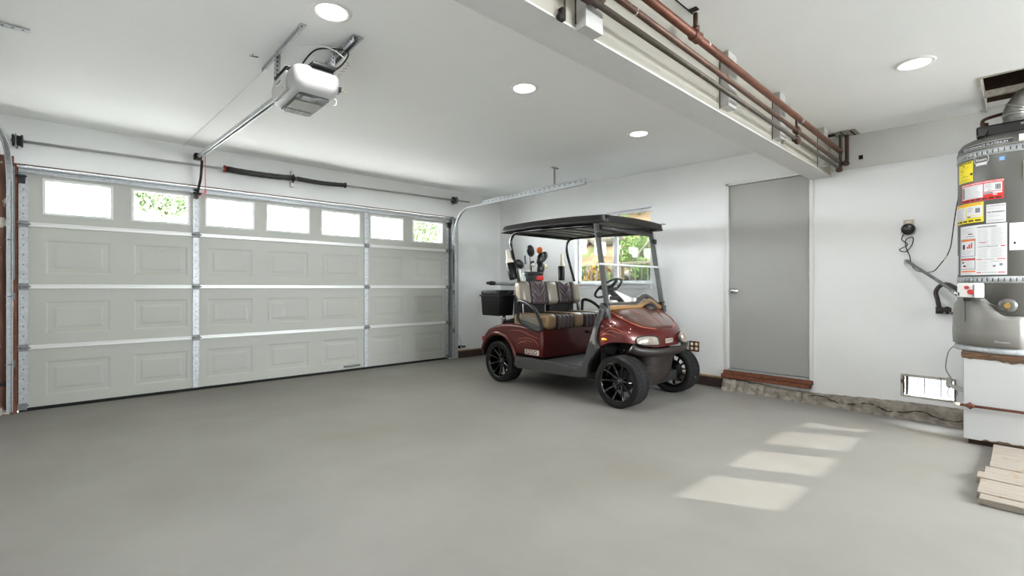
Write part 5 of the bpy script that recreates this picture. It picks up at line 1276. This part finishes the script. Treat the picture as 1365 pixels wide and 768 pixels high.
# ------------------------------------------------------------------ outside
m = M(); m.box((-40, YG + .2, -.14), (40, 60, -.06)); m.obj('driveway_ground', mat('driveway_concrete', srgb(240, 238, 234), .9, noise=.03, nscale=2))['kind'] = 'structure'
m = M(); m.box((XW + .2, -20, -.14), (8.25, YG + .2, -.06)); m.obj('side_path', mat('path_asphalt', srgb(46, 48, 52), .9, noise=.15, nscale=6))['kind'] = 'structure'
m = M(); m.box((-40, -40, -.16), (XL - .2, YG + .2, -.06)); m.box((XL - .2, -40, -.16), (XW + .2, YB - .2, -.06)); m.obj('yard_ground', mat('pale_yard', srgb(130, 128, 124), .9, noise=.1, nscale=2))['kind'] = 'structure'
random.seed(31)
rows = []
for i in range(30):
    x = 8.2 + i * .28; row = []
    for j in range(46):
        y = -6 + j * .44; h_ = (-.1 if i == 0 else .85 + (x - 7.45) * .62 + .16 * math.sin(x * 2.1 + y) + .14 * math.sin(y * 1.7) + random.uniform(-.06, .06))
        row.append(V((x, y, h_)))
    rows.append(row)
m = M(); m.grid(rows, smooth=True); bmesh.ops.recalc_face_normals(m.bm, faces=m.bm.faces[:])
hill = m.obj('hillside_terrain', mat('dry_hillside', srgb(128, 106, 78), .95, noise=.4, nscale=2.4, col2=srgb(92, 72, 50), spots=srgb(72, 84, 40), spot_lo=.52, spot_hi=.60, spot_scale=2.0, bump=.8, bscale=12)); hill['kind'] = 'structure'
def leaves(mb, c, rad, n, size, squash=(1, 1, 1), cols=1):
    for _ in range(n):
        while True:
            p = V((random.uniform(-1, 1), random.uniform(-1, 1), random.uniform(-1, 1)))
            if .25 < p.length < 1: break
        p = V(c) + V((p.x * rad * squash[0], p.y * rad * squash[1], p.z * rad * squash[2]))
        R_ = Euler((random.uniform(0, 6), random.uniform(0, 6), random.uniform(0, 6))).to_matrix(); s_ = size * random.uniform(.6, 1.3)
        mb.use(random.randrange(cols))._add([p + R_ @ V(q) for q in ((-s_, 0, 0), (0, -s_ * .45, .1 * s_), (s_, 0, 0), (0, s_ * .45, .1 * s_))], [(0, 1, 2, 3)])
    mb.use(0)
G1 = mat('leaf_green', srgb(78, 106, 38), .6); G2 = mat('leaf_light_green', srgb(106, 128, 54), .6); G3 = mat('leaf_dark_green', srgb(48, 68, 32), .6); Y1 = mat('flower_yellow', srgb(160, 132, 36), .6); B1 = mat('leaf_rust', srgb(104, 62, 36), .7); BK = mat('bark', srgb(104, 84, 66), .9, noise=.4, nscale=10)
def hz(x, y): return .85 + (x - 7.45) * .62 + .16 * math.sin(x * 2.1 + y) + .14 * math.sin(y * 1.7)
def shrub(x, y, r, mats, lab, cat='shrub', sq=(1, 1, .8), n=420, sz=.06, grp='shrubs on the slope'):
    z = hz(x, y); t = thing('shrub', lab, cat, (x, y, z), 0, grp)
    m = M(); leaves(m, (0, 0, r * .5), r, n, sz, sq, len(mats)); m.obj('foliage', mats, t)
    m = M()
    for k in range(4): m.tube([(0, 0, -.12), (.3 * r * math.cos(k * 1.6), .3 * r * math.sin(k * 1.6), r * .5)], [.02, .008], 6)
    m.obj('stem', BK, t)
shrub(9.0, 5.75, .50, [G1, G2], 'bright green rounded bush on the slope outside the window, beside the mullion', n=700)
shrub(9.3, 4.80, .45, [G2, G1, Y1], 'yellow-green bush on the slope at the door side of the window view', n=600)
shrub(8.45, 6.45, .36, [B1, Y1, G3], 'rust-brown shrub low on the slope behind the fence', n=380)
shrub(8.3, 5.85, .22, [B1, G1], 'small brown and green shrub behind the fence rail', n=300)
shrub(11.2, 8.6, .8, [G1, Y1, G2], 'flowering bush high on the slope towards the garage door side', sq=(1, .85, .6), n=500)
shrub(11.4, 7.2, .75, [G2, Y1, G3], 'flowering bush high on the slope behind the mullion', sq=(1, .85, .6), n=700)
shrub(11.6, 5.9, .75, [G3, B1, Y1], 'dark flowering bush high on the slope at the door side', sq=(1, .85, .6), n=700)
shrub(8.35, 5.2, .28, [G2, G1], 'leafy green plant at the foot of the fence by the mullion', n=300)
shrub(8.35, 4.8, .28, [Y1, G2], 'yellowish plant at the foot of the fence at the door side', n=300)
shrub(8.4, 7.05, .32, [G2, G3], 'green plant at the foot of the fence at the far end', n=300)
# stones
for (x, y, r, lab) in ((9.6, 7.0, .30, 'large pale boulder on the dry slope outside the window'), (9.3, 7.7, .24, 'whitish boulder at the far end of the slope'), (8.5, 5.5, .15, 'tan boulder behind the fence near the mullion')):
    m = M(); m.ball((0, 0, 0), r, (1.2, 1.5, .8), 14)
    for v in m.bm.verts: v.co *= 1 + random.uniform(-.12, .12)
    o = m.obj('boulder', mat('boulder_stone', srgb(120, 112, 100), .9, noise=.3, nscale=6), loc=(x, y, hz(x, y) + r * .3)); tag(o, lab, 'rock', 'boulders on the slope')
# fence
FX = 7.35
fe = thing('metal_fence', 'thin dark metal railing with a pale top rail outside the window', 'fence', (FX, 0, 0))
m = M(); m.box((-.02, 2.2, 1.555), (.03, 8.6, 1.60)); m.obj('top_rail', mat('rail_tan', srgb(112, 102, 84), .6), fe)
m = M(); m.box((-.01, 2.2, .15), (.015, 8.6, .18)); m.obj('bottom_rail', DARKST, fe)
yy = 3.6
while yy < 7.4:
    m = M(); m.cyl((0, yy, -.06), (0, yy, 1.56), .011, 6); m.obj('baluster', mat('baluster_grey', srgb(60, 60, 60), .5, .3), fe); yy += .125
for yy in (2.3, 5.05, 8.4):
    m = M(); m.box((-.03, yy - .04, -.06), (.04, yy + .04, 1.56)); m.obj('fence_post', mat('post_tan', srgb(118, 106, 78), .8, noise=.2, nscale=8), fe)
m = M(); m.cyl((FX + .12, 4.95, 1.52), (FX + .12, 4.15, 2.35), .018, 8)
tag(m.obj('brace_pole', mat('pole_white', srgb(130, 124, 116), .7)), 'pale slanting pole behind the fence outside the window', 'pole')
# trees seen through the garage door windows
def tree(x, y, h_, r, lab):
    t = thing('tree', lab, 'tree', (x, y, -.06), 0, 'trees across the driveway')
    m = M(); m.tube([(0, 0, 0), (.05, 0, h_ * .4), (0, 0, h_ * .8)], [.12, .09, .03], 10); m.obj('trunk', BK, t)
    m = M(); leaves(m, (0, 0, h_ * .79), r, 2200, .09, (1, 1, .8), 2); m.obj('foliage', [mat('tree_leaf', srgb(52, 66, 40), .7, spec=.2), mat('tree_leaf_pale', srgb(74, 84, 60), .7, spec=.2)], t)
tree(1.75, 17, 4.9, .8, 'leafy tree across the driveway seen through the second garage door window')
tree(10.6, 17, 4.7, .85, 'leafy tree across the driveway seen through the last garage door window')
# pale outcrop by foundation vent is the sunlit path

# ------------------------------------------------------------------ light
wd = bpy.data.worlds.new('sky'); sc.world = wd; wd.use_nodes = True; nt = wd.node_tree
bg_ = nt.nodes['Background']; bg_.inputs['Color'].default_value = (.93, .98, 1.02, 1); bg_.inputs['Strength'].default_value = 27
sd = bpy.data.lights.new('sun', 'SUN'); sd.energy = 4.4; sd.angle = .004; sd.color = (1, .96, .90)
so = bpy.data.objects.new('sun', sd); COL.objects.link(so); so.rotation_euler = V((.532, -1, -.375)).to_track_quat('-Z', 'Y').to_euler(); so.location = (-5, 15, 8)

def portal(name, loc, rot, sx, sy):
    l = bpy.data.lights.new(name, 'AREA'); l.shape = 'RECTANGLE'; l.size = sx; l.size_y = sy; l.cycles.is_portal = True
    o = bpy.data.objects.new(name, l); COL.objects.link(o); o.location = loc; o.rotation_euler = rot
portal('window_portal', (1.93, GY + .03, 1.97), (-PI / 2, 0, 0), 4.5, .34)
portal('window_portal', (XW + .11, 3.81, 1.67), (0, PI / 2, 0), 1.0, 1.3)
portal('window_portal', (4.05, YB - .1, 1.67), (PI / 2, 0, 0), 2.3, 1.35)
# ------------------------------------------------------------------ camera
cam = bpy.data.cameras.new('camera'); co_ = bpy.data.objects.new('camera', cam); COL.objects.link(co_); sc.camera = co_
yaw = math.radians(47.512)
co_.location = (0, 0, 1.129); co_.rotation_euler = (PI / 2, 0, yaw - PI / 2)
cam.sensor_width = 36; cam.lens = 624.4 / 1365 * 36; cam.shift_y = -(384 - 383.2) / 1365; cam.clip_start = .02; cam.clip_end = 200

vs = sc.view_settings; vs.view_transform = 'Standard'; vs.look = 'None'; vs.gamma = 1; vs.exposure = 1.1; vs.use_curve_mapping = False
sc.cycles.max_bounces = 12; sc.cycles.diffuse_bounces = 8; sc.cycles.transparent_max_bounces = 16; sc.cycles.use_denoising = True
sc.cycles.sample_clamp_indirect = 8; sc.cycles.caustics_reflective = False; sc.cycles.caustics_refractive = False
